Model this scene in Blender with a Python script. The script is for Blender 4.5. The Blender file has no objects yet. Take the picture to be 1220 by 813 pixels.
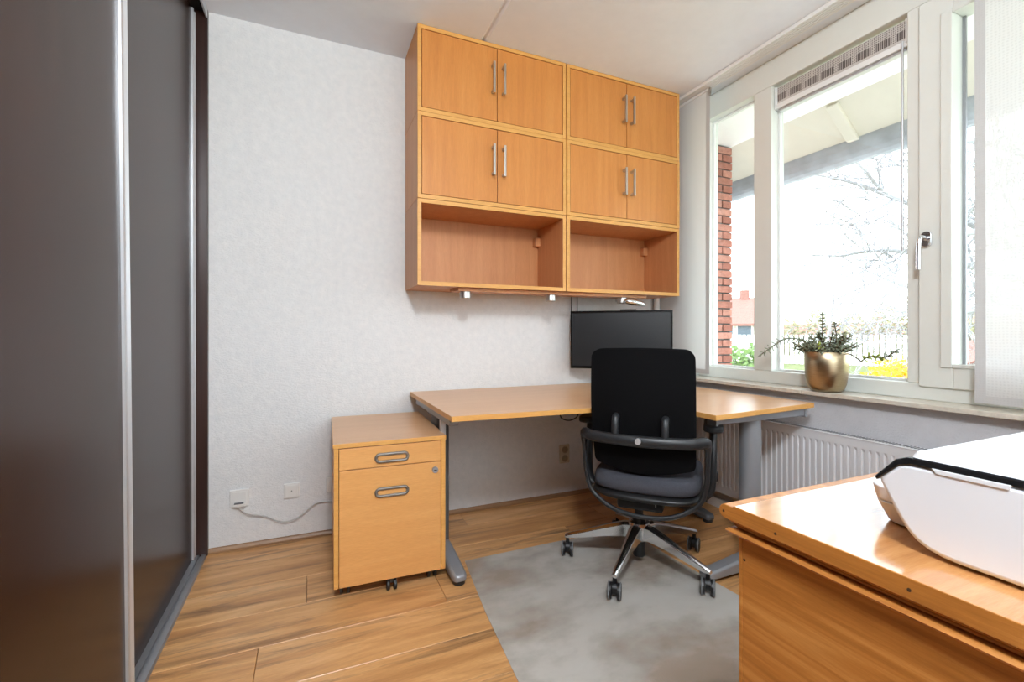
import bpy, math, random
from mathutils import Vector, Matrix
random.seed(7)
R = math.radians
scene = bpy.context.scene
col = scene.collection

# ------------------------------------------------------------------ camera, sky, exposure
FPX = 545.0
cam_d = bpy.data.cameras.new('camera'); cam = bpy.data.objects.new('camera', cam_d); col.objects.link(cam)
cam_d.sensor_width = 36.0; cam_d.lens = FPX / 1220 * 36.0
cam_d.shift_y = -(406.5 - 398.0) / 1220
cam_d.clip_start = 0.02; cam_d.clip_end = 300
YAW = math.atan(238 / 545)
cam.location = (0, 0, 1.055); cam.rotation_euler = (R(90), 0, -YAW)
scene.camera = cam

world = bpy.data.worlds.new('overcast_sky'); scene.world = world; world.use_nodes = True
bg = world.node_tree.nodes['Background']
bg.inputs[0].default_value = (0.86, 0.94, 1.0, 1); bg.inputs[1].default_value = 5.6

vs = scene.view_settings
vs.view_transform = 'Standard'; vs.look = 'None'; vs.exposure = 0.0; vs.gamma = 1.0; vs.use_curve_mapping = False
scene.cycles.max_bounces = 10; scene.cycles.diffuse_bounces = 6; scene.cycles.glossy_bounces = 4
scene.cycles.transparent_max_bounces = 16; scene.cycles.sample_clamp_indirect = 6.0
scene.cycles.caustics_reflective = False; scene.cycles.caustics_refractive = False
FILL_LAMP_L = 152.0

# ------------------------------------------------------------------ materials
def lin(c):
    return tuple(((v / 255) / 12.92 if v / 255 <= 0.04045 else ((v / 255 + 0.055) / 1.055) ** 2.4) for v in c) + (1,)
class N:
    def __init__(s, name):
        s.m = bpy.data.materials.new(name); s.m.use_nodes = True
        s.t = s.m.node_tree; s.p = s.t.nodes['Principled BSDF']; s.out = s.t.nodes['Material Output']
    def n(s, typ, **kw):
        k = s.t.nodes.new(typ)
        for a, b in kw.items(): setattr(k, a, b)
        return k
    def l(s, a, b): s.t.links.new(a, b)
    def ramp(s, fac, stops):
        r = s.n('ShaderNodeValToRGB'); s.l(fac, r.inputs[0])
        e = r.color_ramp.elements
        while len(e) < len(stops): e.new(0.5)
        for i, (p, c) in enumerate(stops): e[i].position = p; e[i].color = c
        return r.outputs[0]
    def coords(s, scale=(1, 1, 1), rot=(0, 0, 0), rnd=0.0, kind='Object'):
        tc = s.n('ShaderNodeTexCoord'); mp = s.n('ShaderNodeMapping')
        mp.inputs['Scale'].default_value = scale; mp.inputs['Rotation'].default_value = rot
        if rnd:
            oi = s.n('ShaderNodeObjectInfo'); mu = s.n('ShaderNodeVectorMath', operation='SCALE')
            cb = s.n('ShaderNodeCombineXYZ')
            for i in range(3): s.l(oi.outputs['Random'], cb.inputs[i])
            s.l(cb.outputs[0], mu.inputs[0]); mu.inputs['Scale'].default_value = rnd
            ad = s.n('ShaderNodeVectorMath', operation='ADD')
            s.l(tc.outputs[kind], ad.inputs[0]); s.l(mu.outputs[0], ad.inputs[1]); s.l(ad.outputs[0], mp.inputs[0])
        else: s.l(tc.outputs[kind], mp.inputs[0])
        return mp.outputs[0]
    def noise(s, vec, scale, detail=4, rough=0.55, dist=0.0):
        k = s.n('ShaderNodeTexNoise'); s.l(vec, k.inputs['Vector'])
        k.inputs['Scale'].default_value = scale; k.inputs['Detail'].default_value = detail
        k.inputs['Roughness'].default_value = rough; k.inputs['Distortion'].default_value = dist
        return k.outputs[0]
    def mix(s, a, b, fac, mode='MIX'):
        k = s.n('ShaderNodeMix', data_type='RGBA', blend_type=mode)
        if isinstance(fac, (int, float)): k.inputs[0].default_value = fac
        else: s.l(fac, k.inputs[0])
        for i, v in ((6, a), (7, b)):
            if isinstance(v, tuple): k.inputs[i].default_value = v
            else: s.l(v, k.inputs[i])
        return k.outputs[2]
    def bump(s, h, strength, dist=0.01):
        k = s.n('ShaderNodeBump'); s.l(h, k.inputs['Height'])
        k.inputs['Strength'].default_value = strength; k.inputs['Distance'].default_value = dist
        s.l(k.outputs[0], s.p.inputs['Normal'])
    def base(s, c):
        if isinstance(c, tuple): s.p.inputs['Base Color'].default_value = c
        else: s.l(c, s.p.inputs['Base Color'])
    def set(s, rough=0.5, metal=0.0, spec=0.5, coat=0.0):
        s.p.inputs['Roughness'].default_value = rough; s.p.inputs['Metallic'].default_value = metal
        s.p.inputs['Specular IOR Level'].default_value = spec; s.p.inputs['Coat Weight'].default_value = coat
        return s
def plain(name, c, rough=0.5, metal=0.0, spec=0.5, var=0.06, nscale=14, bump=0.0, bscale=200, coat=0.0):
    k = N(name); k.set(rough, metal, spec, coat); c = lin(c)
    v = k.coords(); f = k.noise(v, nscale, 3)
    d = tuple(x * (1 - var) for x in c[:3]) + (1,); e = tuple(min(1, x * (1 + var)) for x in c[:3]) + (1,)
    k.base(k.ramp(f, [(0.3, d), (0.7, e)]))
    if bump: k.bump(k.noise(v, bscale, 2), bump, 0.004)
    return k.m
def wood(name, dark, mid, light, axis='x', rough=0.4, stretch=14, scale=3.0, fine=60, contrast=1.0, spec=0.5, rnd=0.0, streak=None, tilt=0.0, bump=0.03):
    k = N(name); k.set(rough, 0, spec)
    sc = {'x': (1, stretch, stretch), 'y': (stretch, 1, stretch), 'z': (stretch, stretch, 1)}[axis]
    v = k.coords(sc, rot=(tilt, 0, 0), rnd=rnd)
    f1 = k.noise(v, scale, 6, 0.6, 0.6); f2 = k.noise(v, fine, 3, 0.6)
    c = k.ramp(f1, [(0.5 - 0.28 / contrast, lin(dark)), (0.5, lin(mid)), (0.5 + 0.25 / contrast, lin(light))])
    c2 = k.ramp(f2, [(0.35, (0.86, 0.84, 0.82, 1)), (0.62, (1, 1, 1, 1))])
    c = k.mix(c, c2, 0.65, 'MULTIPLY')
    if streak:
        sv = k.coords({'x': (0.55, 5.5, 1), 'y': (5.5, 0.55, 1), 'z': (5.5, 5.5, 0.55)}[axis], rnd=rnd * 1.7 + 0.3)
        f3 = k.noise(sv, 2.6, 6, 0.68, 0.8)
        c = k.mix(c, lin(streak), k.ramp(f3, [(0.53, (0, 0, 0, 1)), (0.70, (0.85, 0.85, 0.85, 1))]))
    k.base(c)
    if bump: k.bump(f2, bump, 0.002)
    return k.m

M = {}
def wallmat():
    k = N('wall_paint'); k.set(0.85, 0, 0.2); v = k.coords()
    k.base(k.ramp(k.noise(v, 30, 4), [(0.3, lin((222, 224, 226))), (0.7, lin((230, 231, 232)))]))
    k.bump(k.noise(k.coords((1, 1, 1.8)), 95, 4, 0.6), 0.6, 0.006); return k.m
M['wall'] = wallmat()
M['stucco'] = plain('stucco_paint', (205, 206, 210), 0.9, var=0.04, bump=0.8, bscale=140)
M['ceiling'] = plain('ceiling_paint', (232, 238, 246), 0.9, spec=0.2, var=0.015, bump=0.1, bscale=160)
M['cream'] = plain('cream_gloss_paint', (226, 229, 224), 0.28, var=0.01)
M['white'] = plain('white_lacquer', (236, 237, 237), 0.35, var=0.01)
M['radiator'] = plain('radiator_enamel', (226, 228, 232), 0.35, var=0.01)
M['sill'] = plain('travertine', (206, 199, 186), 0.35, var=0.12, nscale=40)
M['beech'] = wood('beech_laminate_vertical', (190, 120, 60), (204, 135, 68), (212, 146, 78), 'z', 0.38, 16, 1.6, 30, 0.9, rnd=7, bump=0.0)
M['beech_light_tint'] = wood('beech_laminate_light_tint', (186, 124, 78), (197, 136, 88), (206, 147, 98), 'z', 0.45, 16, 1.6, 30, 0.9, rnd=7, bump=0.0)  # pinkish cast of the lighting inside the units is put into this beech
M['beech_h'] = wood('beech_laminate_horizontal', (214, 154, 90), (221, 163, 98), (227, 172, 108), 'x', 0.36, 16, 1.4, 30, 0.9, rnd=5, bump=0.0)
M['edge'] = wood('beech_edge_band', (208, 150, 78), (218, 162, 88), (226, 172, 100), 'x', 0.4, 10, 2, 30, 0.8, bump=0.0)
M['desk'] = wood('beech_desk_top', (206, 158, 112), (214, 167, 122), (220, 175, 132), 'x', 0.3, 16, 1.4, 30, 0.9, bump=0.0)
M['oak'] = wood('honey_oak', (146, 88, 34), (184, 120, 54), (206, 146, 78), 'y', 0.34, 22, 2.2, 55, 1.2, tilt=R(-9), bump=0.12)
M['oak_top'] = wood('polished_oak_top', (172, 116, 66), (196, 140, 86), (210, 156, 102), 'x', 0.13, 18, 2.2, 50, 1.1, bump=0.05, spec=0.6)
_p = M['oak_top'].node_tree.nodes['Principled BSDF']; _p.inputs['Coat Weight'].default_value = 1.0; _p.inputs['Coat Roughness'].default_value = 0.10; _p.inputs['Coat IOR'].default_value = 1.6
M['knot'] = plain('dark_knot', (52, 28, 12), 0.6)
M['plank'] = wood('oak_laminate_plank', (182, 130, 80), (210, 158, 102), (226, 178, 124), 'x', 0.3, 9, 1.9, 46, 1.5, rnd=11, streak=(104, 76, 54), bump=0.06)
M['skirting'] = wood('skirting_oak', (138, 104, 72), (154, 118, 84), (168, 132, 98), 'x', 0.45, 14, 2, 40)
M['joint'] = plain('floor_joint', (70, 46, 28), 0.8)
M['wenge'] = wood('wenge_veneer', (34, 19, 15), (46, 27, 20), (58, 35, 26), 'z', 0.26, 20, 2, 60, 1.0, spec=0.29, bump=0.0)
M['wenge_post'] = wood('wenge_post', (36, 18, 15), (48, 26, 21), (58, 33, 27), 'z', 0.35, 20, 2, 60, 1.0, bump=0.0)
M['alu'] = plain('brushed_aluminium', (206, 208, 212), 0.42, 0.6, var=0.03)
M['alu_dark'] = plain('anodised_track', (158, 160, 164), 0.42, 0.7, var=0.04)
M['steel'] = plain('satin_steel', (196, 193, 188), 0.36, 1.0, var=0.04)
M['chrome'] = plain('polished_chrome', (228, 230, 233), 0.17, 1.0, var=0.02)
M['grey_paint'] = plain('silver_grey_powder_coat', (150, 153, 158), 0.42, 0.35, var=0.02)
M['grey_dark'] = plain('dark_grey_powder_coat', (92, 95, 100), 0.45, 0.3, var=0.02)
M['pull'] = plain('grey_metal_pull', (128, 124, 118), 0.5, 0.6)
M['black'] = plain('black_plastic', (22, 23, 25), 0.45, var=0.05)
M['frame_blk'] = plain('graphite_plastic', (33, 35, 38), 0.42, var=0.04)
M['fabric_blk'] = plain('black_back_fabric', (8, 8, 10), 0.85, spec=0.12, var=0.15, nscale=300, bump=0.25, bscale=900)
M['fabric_gry'] = plain('charcoal_seat_fabric', (70, 71, 78), 0.9, spec=0.2, var=0.14, nscale=260, bump=0.3, bscale=900)
M['tread'] = plain('grey_caster_tread', (120, 122, 124), 0.5)
M['dark'] = plain('dark_recess', (14, 14, 14), 0.8)
M['screen'] = plain('matte_screen', (28, 30, 33), 0.30, var=0.02, spec=0.6)
M['bezel'] = plain('glossy_black_bezel', (8, 8, 9), 0.2, var=0.02)
M['printer'] = plain('printer_white_plastic', (232, 237, 244), 0.5, var=0.01)
M['band'] = plain('printer_black_band', (28, 29, 31), 0.2, var=0.03)
M['socket'] = plain('white_socket_plastic', (228, 228, 226), 0.4, var=0.01)
M['socket_old'] = plain('ivory_socket_plastic', (206, 196, 178), 0.4, var=0.02)
M['outlet_well'] = plain('outlet_well_plastic', (150, 136, 112), 0.5)
M['cable'] = plain('grey_cable', (186, 186, 186), 0.5)
M['soil'] = plain('potting_soil', (50, 38, 28), 0.95, var=0.3, nscale=80)
M['stem'] = plain('plant_stem', (92, 74, 52), 0.7)
def leafmat(name, a, b):
    k = N(name); k.set(0.5, 0, 0.4); k.base(k.ramp(k.noise(k.coords(), 60, 2), [(0.35, lin(a)), (0.65, lin(b))])); return k.m
M['leaf'] = leafmat('jade_leaf', (88, 98, 74), (148, 152, 128))
M['leaf_y'] = leafmat('yellow_green_leaf', (120, 140, 50), (170, 178, 80))
def brass():
    k = N('brushed_brass'); k.set(0.3, 1.0)
    f = k.noise(k.coords((2, 2, 90)), 20, 3)
    k.base(k.ramp(f, [(0.3, lin((168, 148, 118))), (0.7, lin((196, 178, 148)))])); k.bump(f, 0.05, 0.001)
    k.p.inputs['Anisotropic'].default_value = 0.6
    return k.m
M['brass'] = brass()
def glass():
    k = N('window_glass'); k.t.nodes.remove(k.p)
    tr = k.n('ShaderNodeBsdfTransparent'); tr.inputs[0].default_value = (0.97, 0.985, 0.98, 1)
    gl = k.n('ShaderNodeBsdfGlossy'); gl.inputs['Roughness'].default_value = 0.02
    lw = k.n('ShaderNodeLayerWeight'); lw.inputs[0].default_value = 0.5
    pw = k.n('ShaderNodeMath', operation='POWER'); k.l(lw.outputs['Facing'], pw.inputs[0]); pw.inputs[1].default_value = 5.0
    fr = k.n('ShaderNodeMath', operation='MULTIPLY_ADD'); k.l(pw.outputs[0], fr.inputs[0]); fr.inputs[1].default_value = 0.9; fr.inputs[2].default_value = 0.035
    mx = k.n('ShaderNodeMixShader'); k.l(fr.outputs[0], mx.inputs[0]); k.l(tr.outputs[0], mx.inputs[1]); k.l(gl.outputs[0], mx.inputs[2])
    k.l(mx.outputs[0], k.out.inputs[0]); return k.m
M['glass'] = glass()
def cloth(name, open_, weave, tlv=0.5):
    k = N(name); k.t.nodes.remove(k.p)
    tr = k.n('ShaderNodeBsdfTransparent'); tl = k.n('ShaderNodeBsdfTranslucent'); df = k.n('ShaderNodeBsdfDiffuse')
    tl.inputs[0].default_value = (tlv, tlv, tlv, 1); df.inputs[0].default_value = (0.88, 0.88, 0.88, 1)
    m1 = k.n('ShaderNodeMixShader'); m1.inputs[0].default_value = 0.55
    k.l(tl.outputs[0], m1.inputs[1]); k.l(df.outputs[0], m1.inputs[2])
    m2 = k.n('ShaderNodeMixShader')
    w1 = k.n('ShaderNodeTexWave', wave_type='BANDS', bands_direction='Z'); w2 = k.n('ShaderNodeTexWave', wave_type='BANDS', bands_direction='Y')
    v = k.coords()
    for w in (w1, w2):
        k.l(v, w.inputs['Vector']); w.inputs['Scale'].default_value = weave; w.inputs['Distortion'].default_value = 3.0; w.inputs['Detail'].default_value = 1
    mu = k.n('ShaderNodeMath', operation='MULTIPLY'); k.l(w1.outputs[1], mu.inputs[0]); k.l(w2.outputs[1], mu.inputs[1])
    mr = k.n('ShaderNodeMapRange'); k.l(mu.outputs[0], mr.inputs[0])
    mr.inputs[3].default_value = open_ * 0.35; mr.inputs[4].default_value = min(1, open_ * 2.2)
    k.l(mr.outputs[0], m2.inputs[0]); k.l(m1.outputs[0], m2.inputs[1]); k.l(tr.outputs[0], m2.inputs[2])
    k.l(m2.outputs[0], k.out.inputs[0]); return k.m
M['sheer'] = cloth('sheer_panel_cloth', 0.06, 30, 0.55)
M['hem'] = cloth('panel_cloth_hem', 0.03, 34, 0.30)
M['panel_cloth'] = cloth('dense_panel_cloth', 0.01, 60, 0.62)
def matplastic():
    k = N('scuffed_clear_plastic'); k.set(0.36, 0, 0.6)
    v = k.coords((1, 1.5, 1)); f = k.noise(v, 2.2, 6, 0.55, 0.1)
    k.base(k.ramp(f, [(0.3, lin((188, 182, 172))), (0.65, lin((212, 210, 204)))]))
    g = k.ramp(f, [(0.36, (0.40, 0.40, 0.40, 1)), (0.56, (0.80, 0.80, 0.80, 1))])
    k.l(g, k.p.inputs['Alpha']); return k.m
M['mat'] = matplastic()
def ventmat():
    k = N('perforated_vent_metal'); k.set(0.45, 0.2)
    tc = k.n('ShaderNodeTexCoord'); sx = k.n('ShaderNodeSeparateXYZ'); k.l(tc.outputs['Object'], sx.inputs[0])
    def cell(o, per, lo, off=0.0):
        a = k.n('ShaderNodeMath', operation='ADD'); k.l(o, a.inputs[0]); a.inputs[1].default_value = 10 + off
        d = k.n('ShaderNodeMath', operation='MODULO'); k.l(a.outputs[0], d.inputs[0]); d.inputs[1].default_value = per
        g = k.n('ShaderNodeMath', operation='LESS_THAN'); k.l(d.outputs[0], g.inputs[0]); g.inputs[1].default_value = lo
        return g.outputs[0]
    def mul(a, b):
        m = k.n('ShaderNodeMath', operation='MULTIPLY'); k.l(a, m.inputs[0]); k.l(b, m.inputs[1]); return m.outputs[0]
    dots = mul(cell(sx.outputs[1], 0.0085, 0.0048), cell(sx.outputs[2], 0.0085, 0.0048))
    grp = cell(sx.outputs[1], 0.083, 0.062)
    low = k.n('ShaderNodeMath', operation='LESS_THAN'); k.l(sx.outputs[2], low.inputs[0]); low.inputs[1].default_value = 2.395
    hi = k.n('ShaderNodeMath', operation='GREATER_THAN'); k.l(sx.outputs[2], hi.inputs[0]); hi.inputs[1].default_value = 2.358
    slots = mul(mul(grp, low.outputs[0]), hi.outputs[0])
    c = k.mix(lin((206, 202, 198)), lin((120, 114, 112)), mul(dots, hi.outputs[0]))
    sl = mul(slots, cell(sx.outputs[1], 0.0085, 0.0062))
    c = k.mix(c, lin((98, 88, 86)), sl)
    k.base(c); return k.m
M['vent'] = ventmat()
def brickmat():
    k = N('red_brick'); k.set(0.9, 0, 0.2)
    oi = k.n('ShaderNodeObjectInfo')
    c = k.ramp(oi.outputs['Random'], [(0.0, lin((160, 102, 88))), (0.5, lin((182, 122, 106))), (1.0, lin((196, 140, 124)))])
    c2 = k.ramp(k.noise(k.coords(rnd=9), 28, 5), [(0.35, (0.72, 0.72, 0.72, 1)), (0.65, (1, 1, 1, 1))])
    k.base(k.mix(c, c2, 1.0, 'MULTIPLY')); k.bump(k.noise(k.coords(), 120, 3), 0.5, 0.004); return k.m
M['brick'] = brickmat()
M['mortar'] = plain('grey_mortar', (96, 90, 88), 0.95, var=0.1, nscale=60)
M['soffit'] = plain('white_soffit_paint', (244, 244, 242), 0.6, var=0.01)
M['soffit_cream'] = plain('cream_eaves_paint', (234, 229, 216), 0.6, var=0.02)
M['zinc'] = plain('weathered_zinc', (188, 195, 206), 0.6, 0.1, var=0.12, nscale=9)
M['bark'] = plain('haze_pale_bark', (168, 168, 172), 0.9, var=0.2, nscale=20)  # pale on purpose: haze and sky glare over the branches sit in the colour
M['grass'] = plain('lawn', (150, 156, 120), 0.95, var=0.15, nscale=3)
M['hedge'] = leafmat('hedge_green', (70, 104, 46), (128, 156, 80))
M['forsythia'] = leafmat('yellow_blossom', (226, 180, 30), (244, 206, 60))
M['twig'] = leafmat('pale_twigs', (150, 146, 110), (178, 172, 136))
M['tiles'] = plain('red_roof_tiles', (150, 106, 96), 0.8, var=0.15, nscale=6)
M['render'] = plain('pale_render', (214, 208, 200), 0.85, var=0.04)
M['farglass'] = plain('far_window_glass', (84, 96, 110), 0.15)
M['paving'] = plain('bounce_paving', (226, 223, 216), 0.9, var=0.06, nscale=4)
M['asphalt'] = plain('asphalt', (140, 140, 142), 0.9, var=0.1)
def emit(name, c, s):
    k = N(name); k.p.inputs['Emission Color'].default_value = c; k.p.inputs['Emission Strength'].default_value = s; k.base((0.9, 0.9, 0.9, 1)); return k.m

# ------------------------------------------------------------------ mesh helpers
class G:
    def __init__(s): s.v = []; s.f = []; s.mi = []
    def face(s, idx, mi=0): s.f.append(idx); s.mi.append(mi)
    def box(s, x0, x1, y0, y1, z0, z1, front=0):
        b = len(s.v)
        s.v += [(x, y, z) for z in (z0, z1) for y in (y0, y1) for x in (x0, x1)]
        for q, m in (((0, 2, 3, 1), 0), ((4, 5, 7, 6), 0), ((0, 1, 5, 4), front), ((2, 6, 7, 3), 0), ((0, 4, 6, 2), 0), ((1, 3, 7, 5), 0)):
            s.face(tuple(b + i for i in q), m)
        return s
    def prism(s, poly, axis, a0, a1, mi=0):
        """poly: 2-D points, extruded along axis from a0 to a1"""
        n = len(poly); b = len(s.v)
        def P(p, a):
            return {'x': (a, p[0], p[1]), 'y': (p[0], a, p[1]), 'z': (p[0], p[1], a)}[axis]
        s.v += [P(p, a0) for p in poly] + [P(p, a1) for p in poly]
        s.face(tuple(b + i for i in range(n)), mi); s.face(tuple(b + n + i for i in reversed(range(n))), mi)
        for i in range(n):
            j = (i + 1) % n; s.face((b + i, b + n + i, b + n + j, b + j), mi)
        return s
    def cyl(s, p0, p1, r0, r1=None, n=16, caps=True):
        r1 = r0 if r1 is None else r1
        return s.tube([p0, p1], [r0, r1], n, caps=caps)
    def tube(s, path, r, n=8, closed=False, caps=True, up=None, flat=None):
        path = [Vector(p) for p in path]; m = len(path)
        rs = r if isinstance(r, (list, tuple)) else [r] * m
        b = len(s.v); prev = None
        for i, p in enumerate(path):
            if closed: t = path[(i + 1) % m] - path[(i - 1) % m]
            else: t = path[min(i + 1, m - 1)] - path[max(i - 1, 0)]
            t.normalize()
            if prev is None:
                a = Vector(up) if up else (Vector((0, 0, 1)) if abs(t.z) < 0.9 else Vector((1, 0, 0)))
            else: a = prev
            x = (a - t * a.dot(t)).normalized(); prev = x; y = t.cross(x)
            k = flat if flat else 1.0
            for j in range(n):
                an = 2 * math.pi * (j + 0.5) / n
                q = p + x * (math.cos(an) * rs[i]) + y * (math.sin(an) * rs[i] * k)
                s.v.append(tuple(q))
        segs = m if closed else m - 1
        for i in range(segs):
            k2 = (i + 1) % m
            for j in range(n):
                j2 = (j + 1) % n
                s.face((b + i * n + j, b + i * n + j2, b + k2 * n + j2, b + k2 * n + j))
        if caps and not closed:
            s.face(tuple(b + j for j in reversed(range(n)))); s.face(tuple(b + (m - 1) * n + j for j in range(n)))
        return s
    def lathe(s, prof, c, n=32):
        b = len(s.v)
        for r, z in prof:
            for j in range(n):
                a = 2 * math.pi * j / n; s.v.append((c[0] + r * math.cos(a), c[1] + r * math.sin(a), c[2] + z))
        for i in range(len(prof) - 1):
            for j in range(n):
                j2 = (j + 1) % n; s.face((b + i * n + j, b + i * n + j2, b + (i + 1) * n + j2, b + (i + 1) * n + j))
        return s
    def xf(s, mat):
        s.v = [tuple(mat @ Vector(p)) for p in s.v]; return s

def mesh_of(g, name, mats, smooth=None):
    me = bpy.data.meshes.new(name); me.from_pydata(g.v, [], g.f); me.update()
    for m in (mats if isinstance(mats, (list, tuple)) else [mats]): me.materials.append(m)
    me.polygons.foreach_set('material_index', g.mi)
    if smooth is not None:
        me.polygons.foreach_set('use_smooth', [True] * len(me.polygons)); me.set_sharp_from_angle(angle=R(smooth))
    return me
def obj(name, g, mats, parent=None, bevel=0.0, seg=2, smooth=None, label=None, kind=None):
    if isinstance(mats, str): mats = M[mats]
    elif isinstance(mats, (list, tuple)): mats = [M[m] if isinstance(m, str) else m for m in mats]
    me = mesh_of(g, name, mats, smooth) if isinstance(g, G) else g
    o = bpy.data.objects.new(name, me); col.objects.link(o)
    if parent is not None:
        o.parent = parent
        if parent.type == 'EMPTY': o.matrix_parent_inverse = Matrix.Translation(-parent.location)
    if bevel:
        b = o.modifiers.new('bevel', 'BEVEL'); b.width = bevel; b.segments = seg; b.limit_method = 'ANGLE'; b.angle_limit = R(35)
        b.harden_normals = False
    if label: o['label'] = label
    if kind: o['kind'] = kind
    return o
def tag(o, label, cat, group=None, kind=None):
    o['label'] = label; o['category'] = cat
    if group: o['group'] = group
    if kind: o['kind'] = kind
    return o
def thing(name, label, cat, loc=(0, 0, 0), group=None, kind=None):
    o = bpy.data.objects.new(name, None); col.objects.link(o); o.location = loc; o.empty_display_size = 0.1
    return tag(o, label, cat, group, kind)
def dup(root, loc=None, rotz=None, label=None):
    def cp(o, par):
        c = o.copy(); col.objects.link(c); c.parent = par
        if par is not None: c.matrix_parent_inverse = o.matrix_parent_inverse.copy()
        for ch in list(o.children): cp(ch, c)
        return c
    r = cp(root, None)
    if loc is not None: r.location = loc
    if rotz is not None: r.rotation_euler = (0, 0, rotz)
    if label: r['label'] = label
    return r
def smoothpath(pts, per=8, closed=False):
    P = [Vector(p) for p in pts]; n = len(P); out = []
    rng = range(n) if closed else range(n - 1)
    for i in rng:
        if closed: a, b, c, d = P[(i - 1) % n], P[i], P[(i + 1) % n], P[(i + 2) % n]
        else: a, b, c, d = P[max(i - 1, 0)], P[i], P[i + 1], P[min(i + 2, n - 1)]
        for k in range(per):
            t = k / per
            out.append(0.5 * ((2 * b) + (c - a) * t + (2 * a - 5 * b + 4 * c - d) * t * t + (3 * b - a - 3 * c + d) * t ** 3))
    if not closed: out.append(P[-1])
    return out
def rrect(w, h, r, n=5):
    pts = []
    for cx, cy, a0 in ((w / 2 - r, h / 2 - r, 0), (-w / 2 + r, h / 2 - r, 90), (-w / 2 + r, -h / 2 + r, 180), (w / 2 - r, -h / 2 + r, 270)):
        for i in range(n + 1):
            a = R(a0 + 90 * i / n); pts.append((cx + r * math.cos(a), cy + r * math.sin(a)))
    return pts

# ------------------------------------------------------------------ room shell
XL, XR, YB, YN, ZC = -1.12, 2.27, 2.595, -1.45, 2.6
fl = thing('floor', 'oak laminate plank floor running under the desk and wardrobe', 'floor', (0.5, 0.5, 0), kind='structure')
obj('subfloor', G().box(XL, XR + 0.23, YN, YB, -0.10, -0.011), 'joint', fl)
PW = 0.2183; y = 1.530 - PW * 14; row = 0
joints = {}
while y < YB - 0.001:
    if y + PW > YN:
        y0, y1 = max(y, YN), min(y + PW, YB)
        off = -2.3 + (row * 0.53) % 1.29
        if abs(y - 1.966) < 0.02: off = -0.02 - 1.29
        if abs(y - 1.530) < 0.02: off = -0.165 - 1.29
        x = off
        while x < XR + 0.23:
            x0, x1 = max(x, XL), min(x + 1.29, XR + 0.22)
            if x1 > x0 + 0.01:
                cx, cy = (x0 + x1) / 2, (y0 + y1) / 2; hw, hh = (x1 - x0) / 2 - 0.0006, (y1 - y0) / 2 - 0.0006
                o = obj('plank', G().box(-hw, hw, -hh, hh, -0.011, 0), 'plank', fl, bevel=0.0014, seg=1)
                o.location = (cx, cy, 0)
            x += 1.29
    y += PW; row += 1

ce = thing('ceiling', 'white painted concrete ceiling with a straight slab joint', 'ceiling', (0.5, 0.5, ZC), kind='structure')
GX = 0.828
obj('ceiling_slab', G().box(XL, GX - 0.006, YN, YB + 0.1, ZC, ZC + 0.12), 'ceiling', ce, bevel=0.010, seg=1)
obj('ceiling_slab', G().box(GX + 0.006, XR + 0.25, YN, YB + 0.1, ZC, ZC + 0.12), 'ceiling', ce, bevel=0.010, seg=1)
obj('joint_filler', G().box(GX - 0.02, GX + 0.02, YN, YB + 0.1, ZC + 0.011, ZC + 0.1), 'ceiling', ce)
w = obj('wall_back', G().box(XL - 0.1, XR + 0.25, YB, YB + 0.15, -0.1, ZC), 'wall'); tag(w, 'white textured wallpaper wall behind the desk', 'wall', kind='structure')
w = obj('wall_left', G().box(XL - 0.15, XL, YN, YB, -0.1, ZC), 'wall'); tag(w, 'white wall hidden behind the wardrobe', 'wall', kind='structure')
wf = thing('wall_front', 'white wall behind the camera, opened for an added light window', 'wall', (0.8, YN, 0), kind='structure')
VX0, VX1, VZ0, VZ1 = 0.0, 1.95, 0.80, 2.42
obj('wall_panel', G().box(XL - 0.1, VX0, YN - 0.15, YN, -0.1, ZC), 'wall', wf); obj('wall_panel', G().box(VX1, XR + 0.25, YN - 0.15, YN, -0.1, ZC), 'wall', wf)
obj('wall_panel', G().box(VX0, VX1, YN - 0.15, YN, -0.1, VZ0), 'wall', wf); obj('wall_panel', G().box(VX0, VX1, YN - 0.15, YN, VZ1, ZC), 'wall', wf)
w2 = thing('fill_window', 'unseen cream framed window added behind the camera for frontal light', 'window', (0.97, YN, VZ0), kind='structure')  # unseen window added to supply soft light from behind the camera
for a in ((VX0, VX0 + 0.07, VZ0, VZ1), (VX1 - 0.07, VX1, VZ0, VZ1), (0.94, 1.01, VZ0, VZ1), (VX0 + 0.07, VX1 - 0.07, VZ0, VZ0 + 0.07), (VX0 + 0.07, VX1 - 0.07, VZ1 - 0.07, VZ1)):
    obj('frame_member', G().box(a[0], a[1], YN - 0.11, YN - 0.04, a[2], a[3]), 'cream', w2, bevel=0.003)
for a in ((VX0 + 0.07, 0.94), (1.01, VX1 - 0.07)): obj('pane', G().box(a[0], a[1], YN - 0.08, YN - 0.075, VZ0 + 0.07, VZ1 - 0.07), 'glass', w2)
wr = thing('wall_right', 'grey stucco wall below and beside the window', 'wall', (XR, 0.6, 0), kind='structure')
WY0, WY1 = 0.10, 2.30
obj('parapet', G().box(XR, 2.50, YN, YB, -0.1, 0.755), 'stucco', wr)
obj('corner_pier', G().box(2.30, 2.50, WY1, YB, 0.755, ZC), 'wall', wr)
obj('wall_panel', G().box(2.30, 2.50, YN, WY0, 0.755, ZC), 'wall', wr)
b = obj('baseboard_back', G().prism([(YB, 0), (YB - 0.016, 0), (YB - 0.016, 0.010), (YB - 0.009, 0.021), (YB, 0.024)], 'x', -0.455, XR), 'skirting')
tag(b, 'thin oak quarter-round skirting along the back wall', 'skirting', kind='structure')
b = obj('baseboard_right', G().box(XR - 0.014, XR, 0.62, YB - 0.02, 0.0, 0.055), 'white'); tag(b, 'white skirting board under the radiator', 'skirting', kind='structure')

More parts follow.
